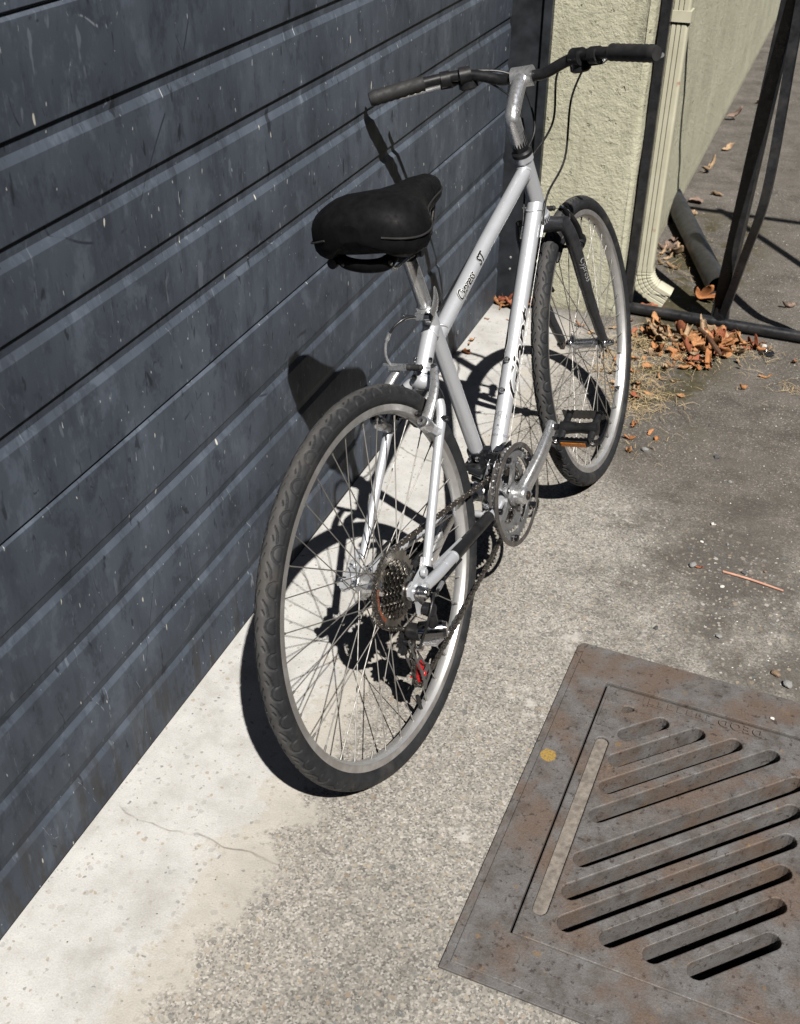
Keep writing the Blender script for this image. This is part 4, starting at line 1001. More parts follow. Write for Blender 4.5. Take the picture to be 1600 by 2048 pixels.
# ---- rear derailleur
M_derail = simple('dark_chrome_body', (.20, .20, .21), .17, 1.0, var=.15, scale=30, c2=(.30, .29, .28), amt=.2)
m = MB()
m.tube(spline([B(.011, -.044, .078), B(.013, -.060, .080), B(.014, -.078, .078)], 5), [.012]*3+[.009]*5+[.010]*3, 14, flat=.8)
m.lathe([(0, .0885), (.005, .0885), (.0105, .087), (.0118, .084), (.0118, .069)], 20, B(.011, -.043, 0), LAT)
m.lathe([(.0125, .056), (.0150, .054), (.0155, .036), (.0140, .031), (.008, .030)], 24, B(.004, -.0915, 0), LAT)
der = m.build('rear_derailleur', M_blk, bike)
m = MB()  # parallelogram body
m.tube([B(.006, -.091, .050), B(.012, -.092, .064), B(.020, -.0935, .078), B(.025, -.0945, .087)], [.0180, .0185, .0180, .0168], 20, flat=.86); m.build('link_body', M_derail, der, angle=30)
m = MB(); m.tube([B(.0245, -.0945, .0865), B(.0275, -.095, .0945)], [.0165, .0140], 20, flat=.86); cap = m.build('end_plate', M_blkgloss, der, angle=30)
for (da, du) in ((-.006, .007), (.004, -.008)):
    m = MB(); m.lathe([(0, .0012), (.0022, .001), (.003, 0)], 10, B(.0276+da*.6, -.095+du, .0948), LAT); m.build('rivet', M_alu, der)
m = MB(); m.box(B(.016, -.111, .066), (.020, .040, .006), Matrix.Rotation(R_(-12), 3, 'Z')); m.tube([B(.003, -.113, .050), B(.006, -.114, .082)], .0045, 10); m.build('lower_link', M_alu, der)
m = MB(); m.lathe([(0, .058), (.0045, .058), (.006, .056), (.006, .048), (.0, .048)], 12, B(-.006, -.118, 0), LAT); m.build('cable_clamp', M_chrome, der)
# cage plates: band around both pulleys with slots
def cage(lat, full):
    d = (JL-JU); L = d.length; d = d/L; p = Vector((-d.y, d.x))      # p points forwards
    def W(t_, s_): v = JU+d*t_+p*s_; return (v.x, v.y)
    o_ = [W(-.010, -.007), W(-.009, .008), W(.010, .009), W(L-.030, .0085), W(L-.018, .013), W(L-.006, .0195), W(L+.006, .0205), W(L+.016, .015), W(L+.0215, .005), W(L+.0225, -.005), W(L+.028, -.014), W(L+.0235, -.0185), W(L+.011, -.0125), W(L-.020, -.0085), W(.012, -.008)]
    hs = [[W(.013, -.0035), W(.013, .0055), W(L-.042, .0050), W(L-.042, -.0040)], [W(L-.036, -.0040), W(L-.036, .0045), W(L-.018, .0085), W(L-.008, .0145), W(L-.0055, .004), W(L-.010, -.003)], [W(L+.0045, .0055), W(L+.004, .0160), W(L+.0125, .0115), W(L+.0165, .004), W(L+.016, -.0045), W(L+.008, -.0055)]]
    m = MB(); m.prism(o_, B(0, 0, lat), EA, EU, -.0016, hs); return m.build('cage_plate', M_greyplate, der, smooth=False)
cage(.0355, True); cage(.0165, False)
for c, mt, nm in ((JU, M_blk, 'jockey_wheel'), (JL, M_red, 'jockey_wheel')):
    m = MB(); T = 11; o_ = []
    for k in range(T):
        for (da, dr) in ((-.5, -.0046), (-.28, -.003), (-.1, .0022), (.1, .0022), (.28, -.003)):
            q = 2*math.pi*(k+da)/T; o_.append((c.x+(.0222+dr)*math.cos(q), c.y+(.0222+dr)*math.sin(q)))
    hl = [[(c.x+.0115*math.cos(q0)+.0032*math.cos(q), c.y+.0115*math.sin(q0)+.0032*math.sin(q)) for q in [2*math.pi*j/8 for j in range(8)]] for q0 in [2*math.pi*j/5 for j in range(5)]]
    m.prism(o_, B(0, 0, .0235), EA, EU, -.0052, hl); m.lathe([(0, .0105), (.004, .0105), (.0055, .0085), (.0055, -.0075), (0, -.0075)], 14, B(c.x, c.y, .0262), LAT)
    jw = m.build(nm, mt, der, smooth=False)
m = MB(); m.tube(spline([B(.175, -.049, .062), B(.120, -.045, .064), B(.075, -.040, .068), B(.048, -.040, .074), B(.030, -.022, .083), B(.008, -.022, .090), B(-.016, -.048, .088), B(-.026, -.080, .076), B(-.018, -.106, .062), B(-.006, -.116, .056)], 8), .0024, 10); m.build('cable_housing', M_cable, bike)
m = MB(); m.tube([B(.088, -.041, .066), B(.066, -.040, .0695)], .0042, 12); m.build('cable_ferrule', M_alu, bike)

# ---- front derailleur
m = MB(); cst = .112
m.lathe([(.0150, -.011), (.0185, -.011), (.0190, -.009), (.0190, .009), (.0185, .011), (.0150, .011)], 28, st(cst), Vector((STD.x, 0, STD.y)))
m.box(st(cst)+Vector((.002, 0, 0))+LAT*.022, (.018, .012, .022)); m.box(st(cst-.012)+LAT*.030, (.018, .012, .018), Matrix.Rotation(R_(14), 3, 'Y'))
m.tube([st(cst-.03)+Vector((-.022, 0, 0))-LAT*.012, st(cst-.038)+Vector((-.026, 0, 0))+LAT*.016], [.0125, .0145], 14); m.tube([st(cst-.052)+Vector((-.024, 0, 0))-LAT*.012, st(cst-.055)+Vector((-.026, 0, 0))+LAT*.014], [.010, .012], 14)
m.box(st(cst-.022)+Vector((-.020, 0, 0)), (.018, .036, .018))
fd = m.build('front_derailleur', M_blkgloss, bike, angle=30)
def fd_plate(lat, r0, r1, a0, a1, th, mat=M_chrome):
    o_ = []; n_ = 12
    for k in range(n_+1): q = R_(lerp(a0, a1, k/n_)); o_.append((BB.x+r1*math.cos(q), BB.y+r1*math.sin(q)))
    for k in range(n_+1): q = R_(lerp(a1, a0, k/n_)); rr = r0+(-.010 if k < 4 else 0); o_.append((BB.x+rr*math.cos(q), BB.y+rr*math.sin(q)))
    m = MB(); m.prism(o_, B(0, 0, lat), EA, EU, -th); m.build('cage_plate', mat, fd, smooth=False)
fd_plate(.0310, .079, .106, 66, 170, .0016); fd_plate(.0485, .088, .112, 72, 172, .0016)
m = MB(); q = R_(168); m.box(B(BB.x+.092*math.cos(q), BB.y+.092*math.sin(q), .0398), (.010, .0180, .014), Matrix.Rotation(R_(-20), 3, 'Y')); q = R_(95); m.box(B(BB.x+.108*math.cos(q), BB.y+.109*math.sin(q), .0398), (.022, .0180, .003)); m.build('cage_bridge', M_chrome, fd, smooth=False)
for k_, (da, dl_) in enumerate(((-.030, -.004), (-.026, .010))):
    m = MB(); m.lathe([(0, .003), (.0035, .003), (.0045, .001), (.0045, -.004)], 10, st(cst-.012)+Vector((da, 0, .010))+LAT*dl_, (-.3, 0, 1)); m.build('adjuster_screw', M_chrome, fd)

# ---- rim brakes (linear pull)
def vbrake(Mx, mat, bm_, rear):
    """Mx maps the rear-stay layout (pivot .178,.222 ; arm tops .262,.283) into place"""
    arms = []
    for s_ in (-1, 1):
        m = MB(); m.M = Mx
        P = spline([B(.178, .222, s_*.0470), B(.190, .232, s_*.0478), B(.214, .252, s_*.0490), B(.238, .270, s_*.0455), B(.255, .282, s_*.0385), B(.264, .288, s_*.0355)], 5); k = len(P)
        m.tube([p+Vector((-.008, 0, .009)) for p in P], [lerp(.0118, .0076, min(1, i/(k*.8))) for i in range(k)], 14, flat=.55, ref=(0, 1, 0))
        m.lathe([(.004, .0125), (.0085, .0115), (.0122, .007), (.0128, 0), (.0122, -.012)], 20, B(.170, .231, s_*.0470), Vector((-.66, 0, .75)))
        arm = m.build('brake_arm', mat, bike, angle=40); arms.append(arm)
        m = MB(); m.M = Mx; m.lathe([(.0024, .0125), (.0038, .0165), (.0082, .0155), (.0095, .0125), (.0095, .008)], 14, B(.1695, .2315, s_*.0470), Vector((-.66, 0, .75))); m.build('pivot_bolt', M_greyplate if rear else M_blk, arm)
        m = MB(); m.M = Mx; m.tube([B(.180, .220, s_*.0470), B(.196, .206, s_*.0478)], [.0105, .0095], 14); m.tube([B(.193, .207, s_*.0480), B(.200, .200, s_*.0540)], .0085, 12); m.build('brake_boss', M_paint if rear else M_forkpaint, arm)
        # pad along the rim
        m = MB(); m.M = Mx; pp = []
        for q in np.linspace(36.5, 50.5, 9): r = .3085; pp.append(B(r*math.cos(R_(q)), r*math.sin(R_(q)), s_*.0178))
        m.tube(pp, [.003]+[.0058]*7+[.003], 10, flat=1.0, ref=LAT); pad = m.build('brake_pad', M_blk, arm)
        m = MB(); m.M = Mx; c0 = B(.3085*math.cos(R_(45)), .3085*math.sin(R_(45)), s_*.0178); m.tube([c0+LAT*s_*.002, c0+LAT*s_*.016, c0+LAT*s_*.017, c0+LAT*s_*.026, c0+LAT*s_*.0265, c0+LAT*s_*.044, c0+LAT*s_*.0445, c0+LAT*s_*.050], [.004, .004, .0078, .0078, .0058, .0058, .0042, .0040], 12); m.build('pad_bolt', M_blkgloss, arm)
    m = MB(); m.M = Mx; m.lathe([(0, .006), (.0045, .006), (.0060, .004), (.0060, -.004)], 12, B(.258, .297, .0340), Vector((-.66, 0, .75))); m.build('anchor_bolt', M_chrome, arms[1])
    # noodle, holder, boot, wire
    m = MB(); m.M = Mx
    tl = B(.252, .298, -.0350)
    m.box(tl+LAT*.004+Vector((-.006, 0, .004)), (.010, .036, .009)); m.box(tl+LAT*-.012+Vector((-.006, 0, .009)), (.004, .026, .003)); m.build('noodle_holder', M_matalu, arms[0], smooth=False)
    m = MB(); m.M = Mx; m.tube([tl+LAT*.020+Vector((-.004, 0, .003)), tl+LAT*.026+Vector((-.004, 0, .003))]+[tl+LAT*(.027+.0036*k)+Vector((-.003, 0, .002)) for k in range(8)], [.0058, .0058]+[.0062 if k % 2 == 0 else .0052 for k in range(7)]+[.0030], 14); m.build('rubber_boot', M_grip, arms[0])
    m = MB(); m.M = Mx; m.tube([tl+LAT*.048+Vector((-.003, 0, .002)), B(.257, .296, .036)], .0009, 6); m.tube(spline([B(.257, .296, .036), B(.246, .292, .047), B(.240, .272, .046), B(.243, .262, .042)], 6), .0006, 5); m.build('brake_cable', M_wire, arms[1])
    return arms
ra_ = vbrake(Matrix.Identity(4), M_alu, None, True)
nl = [B(.252, .300, -.034), B(.247, .304, -.044), B(.246, .322, -.051), B(.252, .343, -.050), B(.258, .356, -.044)]
m = MB(); m.tube(spline(nl, 8), .0026, 12); m.build('brake_noodle', M_matalu, bike)
m = MB(); m.tube([B(.2545, .349, -.0478), B(.2605, .3605, -.0425)], .0036, 12); m.build('noodle_ferrule', M_alu, bike)
m = MB(); m.tube(spline([B(.259, .358, -.0435), B(.270, .371, -.033), B(.290, .377, -.018), B(.322, .366, -.004), B(.350, .352, -.0195), B(.40, .345, -.0185), B(.50, .372, -.0185), B(.62, .408, -.0185), B(.80, .462, -.020)], 8), .0024, 10); m.build('cable_housing', M_cable, bike)

# ---- fork, headset, stem, bars (turned with the wheel)
CR = B(.889, .358)
m = MB(); m.M = SM
m.tube([CR-SA*.006, CR+SA*.012], .0205, 24); m.tube([CR-SA*.020, CR], [.017, .021], 20)
m.tube([CR-SA*.014-LAT*.048, CR-SA*.010, CR-SA*.014+LAT*.048], [.0155, .0185, .0155], 16)
for s_ in (-1, 1):
    m.tube(spline([CR-SA*.004+LAT*s_*.046, B(.902, .318, s_*.0545), B(.923, .262, s_*.0565), B(.952, .186, s_*.0560), B(.990, .104, s_*.0545), B(1.024, .044, s_*.0530), B(1.042, .014, s_*.0525)], 6), [.0150]*7+[.0150]*6+[.0145]*6+[.0132]*6+[.0120]*6+[.0112]*5+[.0080], 20, flat=.86, ref=(0, 1, 0))
    m.prism([(1.036, .022), (1.052, .016), (1.072, .008), (1.074, -.010), (1.060, -.016), (1.048, -.010), (1.036, .006)], B(0, 0, s_*.0525-.003), EA, EU, -.006)
fork = m.build('fork', M_forkpaint, bike, angle=45)
bd = (B(.990, .104)-B(.915, .28)).normalized()
tube_text('Cypress', .021, SM @ B(.9345, .2325, .0560), (SM.to_3x3() @ (-bd*-1)), SM.to_3x3() @ (LAT*.9+Vector((-.42, 0, -.1))), .0150, M_decalwht, fork, 'lettering', offset=-.0005, shear=.35)
for s_ in (-1, 1):
    m = MB(); m.M = SM; m.lathe([(0, .0715), (.005, .0715), (.0068, .0700), (.0068, .064), (.0085, .0635), (.0085, .0575), (.0105, .057), (.0105, .0535), (0, .0535)], 16, B(1.0605, -.002, 0), LAT*s_); m.build('axle_nut', M_chrome, bike, angle=30)
# front brake: the rear layout mirrored fore-aft and carried up to the fork crown
P0_, Q0_ = B(0, 0), B(1.0605, -.002)
rotY = Matrix.Rotation(R_(21.5), 4, 'Y') @ Matrix.Scale(-1, 4, (1, 0, 0))
FMx = SM @ Matrix.Translation(Q0_) @ rotY @ Matrix.Translation(-P0_)
vbrake(FMx, M_blk, None, False)
def hs(t_): return HTT+SA*t_
m = MB(); m.M = SM
m.lathe([(.017, .006), (.0215, .006), (.0215, .013), (.018, .016), (.0165, .017), (.0165, .058), (.0145, .060), (0, .060)], 26, HTT, SA); m.build('headset', M_blk, bike)
STM, BAR = hs(.060), B(.905, .652)
m = MB(); m.M = SM
m.tube(spline([hs(.028), hs(.075), hs(.095)+Vector((.008, 0, 0)), B(.870, .640), BAR], 5), [.0165]*8+[.0155]*13, 18); m.tube([BAR-LAT*.022, BAR+LAT*.022], .0205, 20)
stem = m.build('stem', M_alu, bike, angle=50)
m = MB(); m.M = SM
hb = [B(.905, .652, 0), B(.905, .652, .045), B(.903, .668, .095), B(.893, .676, .140), B(.862, .677, .200), B(.828, .674, .258), B(.800, .671, .300)]
half = spline(hb, 6); full = [Vector((p.x, -p.y, p.z)) for p in half[::-1]][:-1]+half
m.tube(full, .0112, 16); bars = m.build('handlebar', M_blk, bike)
for s_ in (-1, 1):
    def H(a, u, l): return B(a, u, s_*l)
    m = MB(); m.M = SM; g0, g1 = H(.861, .677, .202), H(.799, .671, .302); nr = 16
    m.tube([g0.lerp(g1, k/nr) for k in range(nr+1)], [.0165 if k % 2 == 0 else .0152 for k in range(nr)]+[.013], 18); m.build('grip', M_grip, bars)
    m = MB(); m.M = SM; c0 = H(.884, .674, .162); dv = (H(.862, .677, .200)-H(.893, .676, .140)).normalized()
    m.tube([c0-dv*.010, c0+dv*.010], .0165, 18); m.box(c0+Vector((.018, 0, -.010)), (.040, .026, .018)); m.tube([c0+Vector((.030, 0, -.010))-LAT*s_*.024, c0+Vector((.034, 0, -.010))+LAT*s_*.006], .0065, 12); lev = m.build('brake_lever', M_blk, bars)
    m = MB(); m.M = SM; m.tube(spline([c0+Vector((.036, 0, -.012)), c0+Vector((.046, 0, -.018))+LAT*s_*.025, c0+Vector((.036, 0, -.022))+LAT*s_*.075, c0+Vector((.020, 0, -.024))+LAT*s_*.115, c0+Vector((.016, 0, -.022))+LAT*s_*.125], 6), .0072, 10, flat=.6, ref=(1, 0, 0)); m.build('lever_blade', M_alu, bars)
    m = MB(); m.M = SM; c1 = H(.897, .674, .122); m.tube([c1-dv*.012, c1+dv*.012], .0175, 18); m.lathe([(0, .014), (.015, .013), (.021, .006), (.021, -.008), (.016, -.012)], 22, c1+Vector((.010, 0, -.018)), (0, 0, 1)); m.build('shifter', M_blk, bars)
    # housings from lever and shifter
    e1 = SM @ (c0+Vector((.034, 0, -.010))-LAT*s_*.024); e2 = SM @ (c1+Vector((.028, 0, -.014))-LAT*s_*.010)
    tgt = B(.80, .462, -.020) if s_ > 0 else SM @ B(.93, .395, -.03)
    m = MB(); m.tube(spline([e1, e1-LAT*s_*.03+Vector((.02, 0, .01)), B(.965, .64, s_*.045), B(.965, .54, s_*.020), B(.90, .475, s_*(.034 if s_ < 0 else -.026)), tgt], 8), .0024, 8); m.build('cable_housing', M_cable, bars)
    m = MB(); m.tube(spline([e2, e2+Vector((.04, 0, -.01)), B(.985, .58, s_*.060), B(.950, .47, s_*.045), B(.875, .415, s_*.026), B(.835, .356, s_*.0225)], 8), .0024, 8); m.build('cable_housing', M_cable, bars)
    m = MB(); m.tube([B(.835, .356, s_*.0225), B(.65, .150, s_*.0215), B(.475, -.062, s_*.016)], .0006, 6); m.build('gear_cable', M_wire, bike)
    m = MB(); m.tube([B(.842, .3635, s_*.0223), B(.822, .3415, s_*.0222)], .0036, 10); m.build('cable_stop', M_alu, frame)
# ================================================================== litter
def leaf_mat(name, a, b, dark):
    t = NT(name); n1 = t.noise(40, 4, .6); n2 = t.noise(220, 2, .6); oi = t.n('ObjectInfo', {}, 5)
    c = t.mix(oi, a, b); c = t.mix(t.step(n1, .42, .68), c, dark); c = t.mix(t.m('MULTIPLY', t.step(n2, .62, .7), .5), c, dark)
    return t.done(Base_Color=c, Roughness=.72, Specular_IOR_Level=.3, Normal=t.bump(n1, .4, .002))
ML_orange = leaf_mat('dry_orange_leaf', (.47, .19, .07), (.60, .32, .15), (.23, .095, .045))
ML_red = leaf_mat('dry_red_leaf', (.36, .11, .055), (.42, .16, .085), (.16, .05, .03))
ML_tan = leaf_mat('dry_tan_leaf', (.46, .32, .19), (.58, .42, .27), (.22, .13, .07))
ML_grey = leaf_mat('weathered_leaf', (.30, .22, .17), (.40, .27, .22), (.13, .09, .07))
def leaf_mesh(seed, lobes, curl, fold, stem=True):
    r = random.Random(seed); NT_, NR = 40, 5; vs = []; fs = []
    ph = r.random()*6
    def rad(q):
        f = .5+.5*math.cos(q); k = abs(math.cos(lobes*q/2))**.7
        return .5*(.42+.58*k)*(.70+.30*f)*(1+.08*math.sin(7*q+ph))
    def lift(x, y):
        rr = math.hypot(x, y)
        return curl*(x*x*1.5+.35*y*y)+fold*abs(y)+.055*math.sin(9*x+ph)*math.sin(8*y+2*ph)+.03*math.sin(17*x-11*y+ph)+.10*rr*math.sin(3*math.atan2(y, x)+ph)
    def curlup(x, y):
        # roll about the vein
        k = curl*2.2; a = y*k
        yy = math.sin(a)/k if abs(k) > .01 else y; zz = (1-math.cos(a))/k if abs(k) > .01 else 0
        return (x, yy, zz+lift(x, y)*.6)
    for side in (0, 1):
        b = len(vs); x, y, z = curlup(0, 0); vs.append((x, y, z-side*.008))
        for i in range(1, NR+1):
            for k in range(NT_):
                q = 2*math.pi*k/NT_; R0 = rad(q)*i/NR; x, y, z = curlup(R0*math.cos(q), R0*math.sin(q)); vs.append((x, y, z-side*.008))
        for k in range(NT_):
            k2 = (k+1) % NT_; f = (b, b+1+k, b+1+k2); fs.append(f if not side else f[::-1])
            for i in range(1, NR):
                f = (b+1+(i-1)*NT_+k, b+1+i*NT_+k, b+1+i*NT_+k2, b+1+(i-1)*NT_+k2); fs.append(f if not side else f[::-1])
    n1 = 1+NR*NT_
    for k in range(NT_):
        k2 = (k+1) % NT_; o = 1+(NR-1)*NT_; fs.append((o+k, n1+o+k, n1+o+k2, o+k2))
    m = MB(); m.add(vs, fs)
    if stem: m.tube([(-.22, 0, .012), (-.45, .02, .02), (-.68, .08, .07)], [.010, .008, .006], 5)
    me = bpy.data.meshes.new('leaf'); me.from_pydata(m.v, [], m.f); me.polygons.foreach_set('use_smooth', [True]*len(me.polygons)); me.materials.append(None)
    return me
LM = [leaf_mesh(i, lb, cu, fo, i % 3 != 2) for i, (lb, cu, fo) in enumerate([(1, .9, .25), (1, 1.9, .3), (3, 2.4, -.2), (1, 1.2, .5), (1, 2.6, .2), (5, 1.6, .6), (2, 2.8, .1), (2, 1.6, -.4)])]
rl = random.Random(21); _cache = {}
def put_leaf(x, y, size, mat, label, group=None, zoff=0.0, tilt=.55, which=None, rz=None, rot=None, name='dead_leaf'):
    k = rl.randrange(len(LM)) if which is None else which
    key = (k, mat.name)
    if key not in _cache:
        me = LM[k].copy(); me.materials.clear(); me.materials.append(mat); _cache[key] = me
    me = _cache[key]; o = obj(name, me)
    o.rotation_euler = (rl.uniform(-tilt, tilt), rl.uniform(-tilt, tilt), rl.uniform(0, 6.28) if rz is None else rz)
    if rot: o.rotation_euler = rot
    o.scale = (size, size*rl.uniform(.45, .9), size*rl.uniform(.55, .95))
    M3 = o.rotation_euler.to_matrix() @ Matrix.Diagonal(o.scale)
    zmin = min((M3 @ v.co).z for v in me.vertices); o.location = (x, y, .001-zmin+zoff)
    return tag(o, label, 'leaf', group)
SPOTS = {
    'post': [(0.025, 3.236, 0.050), (0.037, 3.247, 0.058), (0.061, 3.246, 0.050), (0.075, 3.244, 0.048), (0.043, 3.226, 0.040), (0.092, 3.246, 0.040), (0.050, 3.244, 0.055), (0.118, 3.262, 0.050), (0.134, 3.252, 0.045), (0.103, 3.247, 0.045), (.150, 3.262, .045)],
    'apron': [(0.023, 2.953, 0.024), (0.020, 2.923, 0.018), (0.024, 2.863, 0.030), (0.083, 3.138, 0.012), (0.018, 3.121, 0.015), (0.035, 3.206, 0.015)],
    'spoutback': [(0.452, 3.931, 0.060), (0.489, 3.878, 0.070), (0.521, 3.765, 0.045), (0.462, 3.791, 0.035), (0.476, 3.951, 0.060), (0.478, 3.848, 0.040), (0.506, 3.937, 0.040), (0.452, 3.879, 0.040), (.47, 4.05, .06), (.50, 4.12, .055), (.455, 4.2, .06), (.49, 4.35, .05), (.46, 4.5, .06), (.53, 4.62, .05), (.47, 4.9, .06), (.50, 5.3, .06), (.46, 5.8, .07), (.55, 6.2, .06)],
    'rail': [(0.523, 3.181, 0.045), (0.548, 3.198, 0.055), (0.580, 3.184, 0.060), (0.610, 3.181, 0.050), (0.628, 3.234, 0.055), (0.657, 3.178, 0.060), (0.685, 3.151, 0.050), (0.697, 3.224, 0.055), (0.718, 3.183, 0.050), (0.738, 3.210, 0.060), (0.764, 3.183, 0.045), (0.777, 3.226, 0.050), (0.798, 3.215, 0.042), (0.818, 3.201, 0.038), (0.843, 3.222, 0.032), (0.732, 3.141, 0.045), (0.707, 3.109, 0.042), (0.685, 3.104, 0.045), (0.655, 3.110, 0.040), (0.763, 3.139, 0.036), (0.637, 3.067, 0.030), (0.689, 3.028, 0.038), (0.702, 3.264, 0.040), (0.688, 3.190, 0.048), (0.741, 3.249, 0.045), (0.778, 3.160, 0.034), (0.645, 3.226, 0.045), (0.592, 3.220, 0.040), (0.789, 3.193, 0.040), (0.735, 3.172, 0.045), (0.713, 3.148, 0.040), (0.631, 3.148, 0.036), (0.574, 3.144, 0.040), (0.826, 3.238, 0.030), (0.861, 3.222, 0.024), (0.675, 3.068, 0.030), (.757, 3.262, .04), (.72, 3.272, .042), (.80, 3.25, .036), (.66, 3.25, .04)],
    'moss': [(0.570, 3.061, 0.045), (0.526, 3.008, 0.035), (0.534, 2.931, 0.035), (0.691, 2.839, 0.025), (0.622, 2.984, 0.038), (0.495, 3.068, 0.030), (0.563, 2.977, 0.032), (0.620, 2.915, 0.022), (0.657, 2.913, 0.020), (0.609, 2.813, 0.026)],
    'slab': [(0.652, 2.590, 0.026), (0.609, 2.545, 0.030), (0.673, 2.565, 0.020), (0.614, 2.478, 0.024), (0.603, 2.614, 0.028)],
    'wheel': [(0.314, 3.175, 0.028), (0.397, 3.065, 0.032), (0.433, 3.043, 0.030), (0.414, 3.203, 0.030), (0.472, 2.987, 0.028), (0.477, 2.898, 0.030), (0.433, 2.978, 0.026), (0.355, 3.140, 0.024), (0.461, 3.099, 0.026), (0.505, 2.836, 0.026), (0.441, 2.894, 0.024)],
}
LAB = {'post': ('dry red-orange leaf heaped at the foot of the black door post', 'leaves at the door post', ML_red),
       'apron': ('small orange leaf scrap on pale concrete along the garage door', 'leaf scraps beside the door', ML_orange),
       'spoutback': ('pale brown leaf in the litter behind the downspout', 'leaves behind the downspout', ML_tan),
       'rail': ('dry orange leaf in the heap along the fence bottom rail', 'leaves along the fence rail', ML_orange),
       'moss': ('dry leaf on the mossy patch between front wheel and leaf heap', 'leaves on the mossy patch', ML_orange),
       'slab': ('small brown leaf on bare ground right of the front tyre', 'leaves beside the front tyre', ML_orange),
       'wheel': ('small tan leaf on the ground seen through the front wheel', 'leaves behind the front wheel', ML_tan)}
rq = random.Random(77)
SPOTS['rail'] += [(rq.gauss(.68, .12), min(3.29, rq.gauss(3.14, .085)), rq.uniform(.014, .038)) for _ in range(34)]+[(rq.gauss(.70, .09), min(3.28, rq.gauss(3.17, .05)), rq.uniform(.045, .062)) for _ in range(14)]
SPOTS['moss'] += [(rq.gauss(.56, .05), rq.gauss(2.98, .12), rq.uniform(.012, .026)) for _ in range(16)]
PLACE = {'post': 'heaped at the foot of the black door post', 'apron': 'on pale concrete along the garage door', 'spoutback': 'in the litter behind the downspout', 'rail': 'in the heap along the fence rail', 'moss': 'on the mossy patch beside the front wheel', 'slab': 'on bare ground right of the front tyre', 'wheel': 'on the ground seen through the front wheel'}
for key, lst in SPOTS.items():
    lab, grp, mt = LAB[key]
    for i, (x, y, s_) in enumerate(lst):
        mm = mt if key in ('apron', 'slab') or i % 4 else {'post': ML_orange, 'spoutback': ML_grey, 'rail': ML_tan, 'moss': ML_tan, 'wheel': ML_orange}[key]
        if key == 'rail': mm = (ML_orange, ML_orange, ML_tan, ML_orange, ML_red)[i % 5]
        colr = {'dry_orange_leaf': 'orange', 'dry_red_leaf': 'red-brown', 'dry_tan_leaf': 'tan', 'weathered_leaf': 'greyish'}[mm.name]; big = s_ > {'rail': .044, 'post': .047, 'apron': .017, 'spoutback': .05, 'moss': .024, 'slab': .025, 'wheel': .0265}[key]
        where = ''
        if key == 'rail': where = ', left end' if x < .62 else (', middle' if x < .74 else ', right end')
        elif key in ('moss', 'spoutback'): where = ', far side' if y > (2.98 if key == 'moss' else 3.95) else ', near side'
        lab = ('large ' if big else 'small ')+colr+' dry leaf '+PLACE[key]+where
        put_leaf(x, y, s_*(1.75 if key == 'rail' and i < 40 else 1.4), mm, lab, grp, zoff=rl.choice((0, 0, 0, .004, .010)) if key in ('rail', 'post') else 0, tilt=.45 if key in ('rail', 'post', 'spoutback') else .25)
for (x, y, s_, mm, w_, lab) in [(.555, 3.20, .105, ML_orange, 4, 'long rolled orange leaf at the left end of the leaf heap'), (.615, 3.175, .11, ML_tan, 2, 'broad tan leaf lying flat left of the brown twig'), (.735, 3.20, .12, ML_orange, 5, 'broad lobed orange leaf right of the brown twig'), (.80, 3.20, .10, ML_tan, 7, 'broad tan leaf at the right end of the leaf heap'), (.575, 3.085, .075, ML_orange, 6, 'narrow orange leaf on moss left of the leaf heap'), (.69, 3.06, .07, ML_red, 3, 'red-brown leaf lying apart below the leaf heap')]:
    put_leaf(x, y, s_, mm, lab, tilt=.18, which=w_)
put_leaf(.640, 3.545, .125, ML_orange, 'large curled orange leaf standing at the mouth of the black pipe', which=5, rot=(.75, .25, .4))
put_leaf(.478, 3.385, .085, ML_red, 'crumpled rust-red leaf below the downspout elbow', tilt=.4, which=1)
put_leaf(.565, 2.853, .062, ML_red, 'red leaf beside the front wheel rim, farther of two', tilt=.3, which=0)
put_leaf(.575, 2.778, .052, ML_red, 'red leaf beside the front wheel rim, nearer of two', tilt=.3, which=3)
put_leaf(.931, 3.587, .080, ML_grey, 'greyish brown crumpled leaf on asphalt beyond the fence rail', tilt=.4, which=2)
put_leaf(.870, 2.047, .022, ML_red, 'tiny brown leaf scrap touching a grey stone on the dark stain', tilt=.4, which=6)

# sticks, straw, ring
M_stick = simple('brown_twig_bark', (.11, .055, .03), .8, var=.3, scale=120, c2=(.22, .14, .09), amt=.5, bump=.4, bscale=500)
M_pink = simple('pinkish_stripped_twig', (.56, .30, .21), .55, var=.15, scale=60, c2=(.65, .42, .32), amt=.5)
m = MB(); m.tube(spline([(0, 0, .010), (.03, -.045, .013), (.058, -.10, .012), (.088, -.150, .007)], 5), [.006]*8+[.0075]*6+[.0055, .004], 8); o = m.build('twig', M_stick); o.location = (.680, 3.222, .030); tag(o, 'dark brown twig lying across the orange leaf heap', 'twig')
m = MB(); m.tube(spline([(0, 0, .003), (.06, -.008, .004), (.134, -.021, .003)], 5), [.0027]*8+[.0024]*3, 8); o = m.build('twig', M_pink); o.location = (.920, 2.051, 0); tag(o, 'thin straight pinkish twig on the dark ground stain', 'twig')
m = MB(); m.tube(spline([(0, 0, .014), (.03, -.05, .010), (.072, -.098, .006)], 5), .005, 8); o = m.build('twig', M_stick); o.location = (.500, 3.466, 0); tag(o, 'short brown twig under the downspout elbow', 'twig')
m = MB(); m.tube(spline([(0, 0, .003), (.02, -.03, .004), (.03, -.085, .003), (.06, -.12, .003)], 5), .0016, 6); o = m.build('twig', M_stick); o.location = (.667, 3.56, 0); tag(o, 'thin curved leaf stalk in front of the black pipe', 'twig')
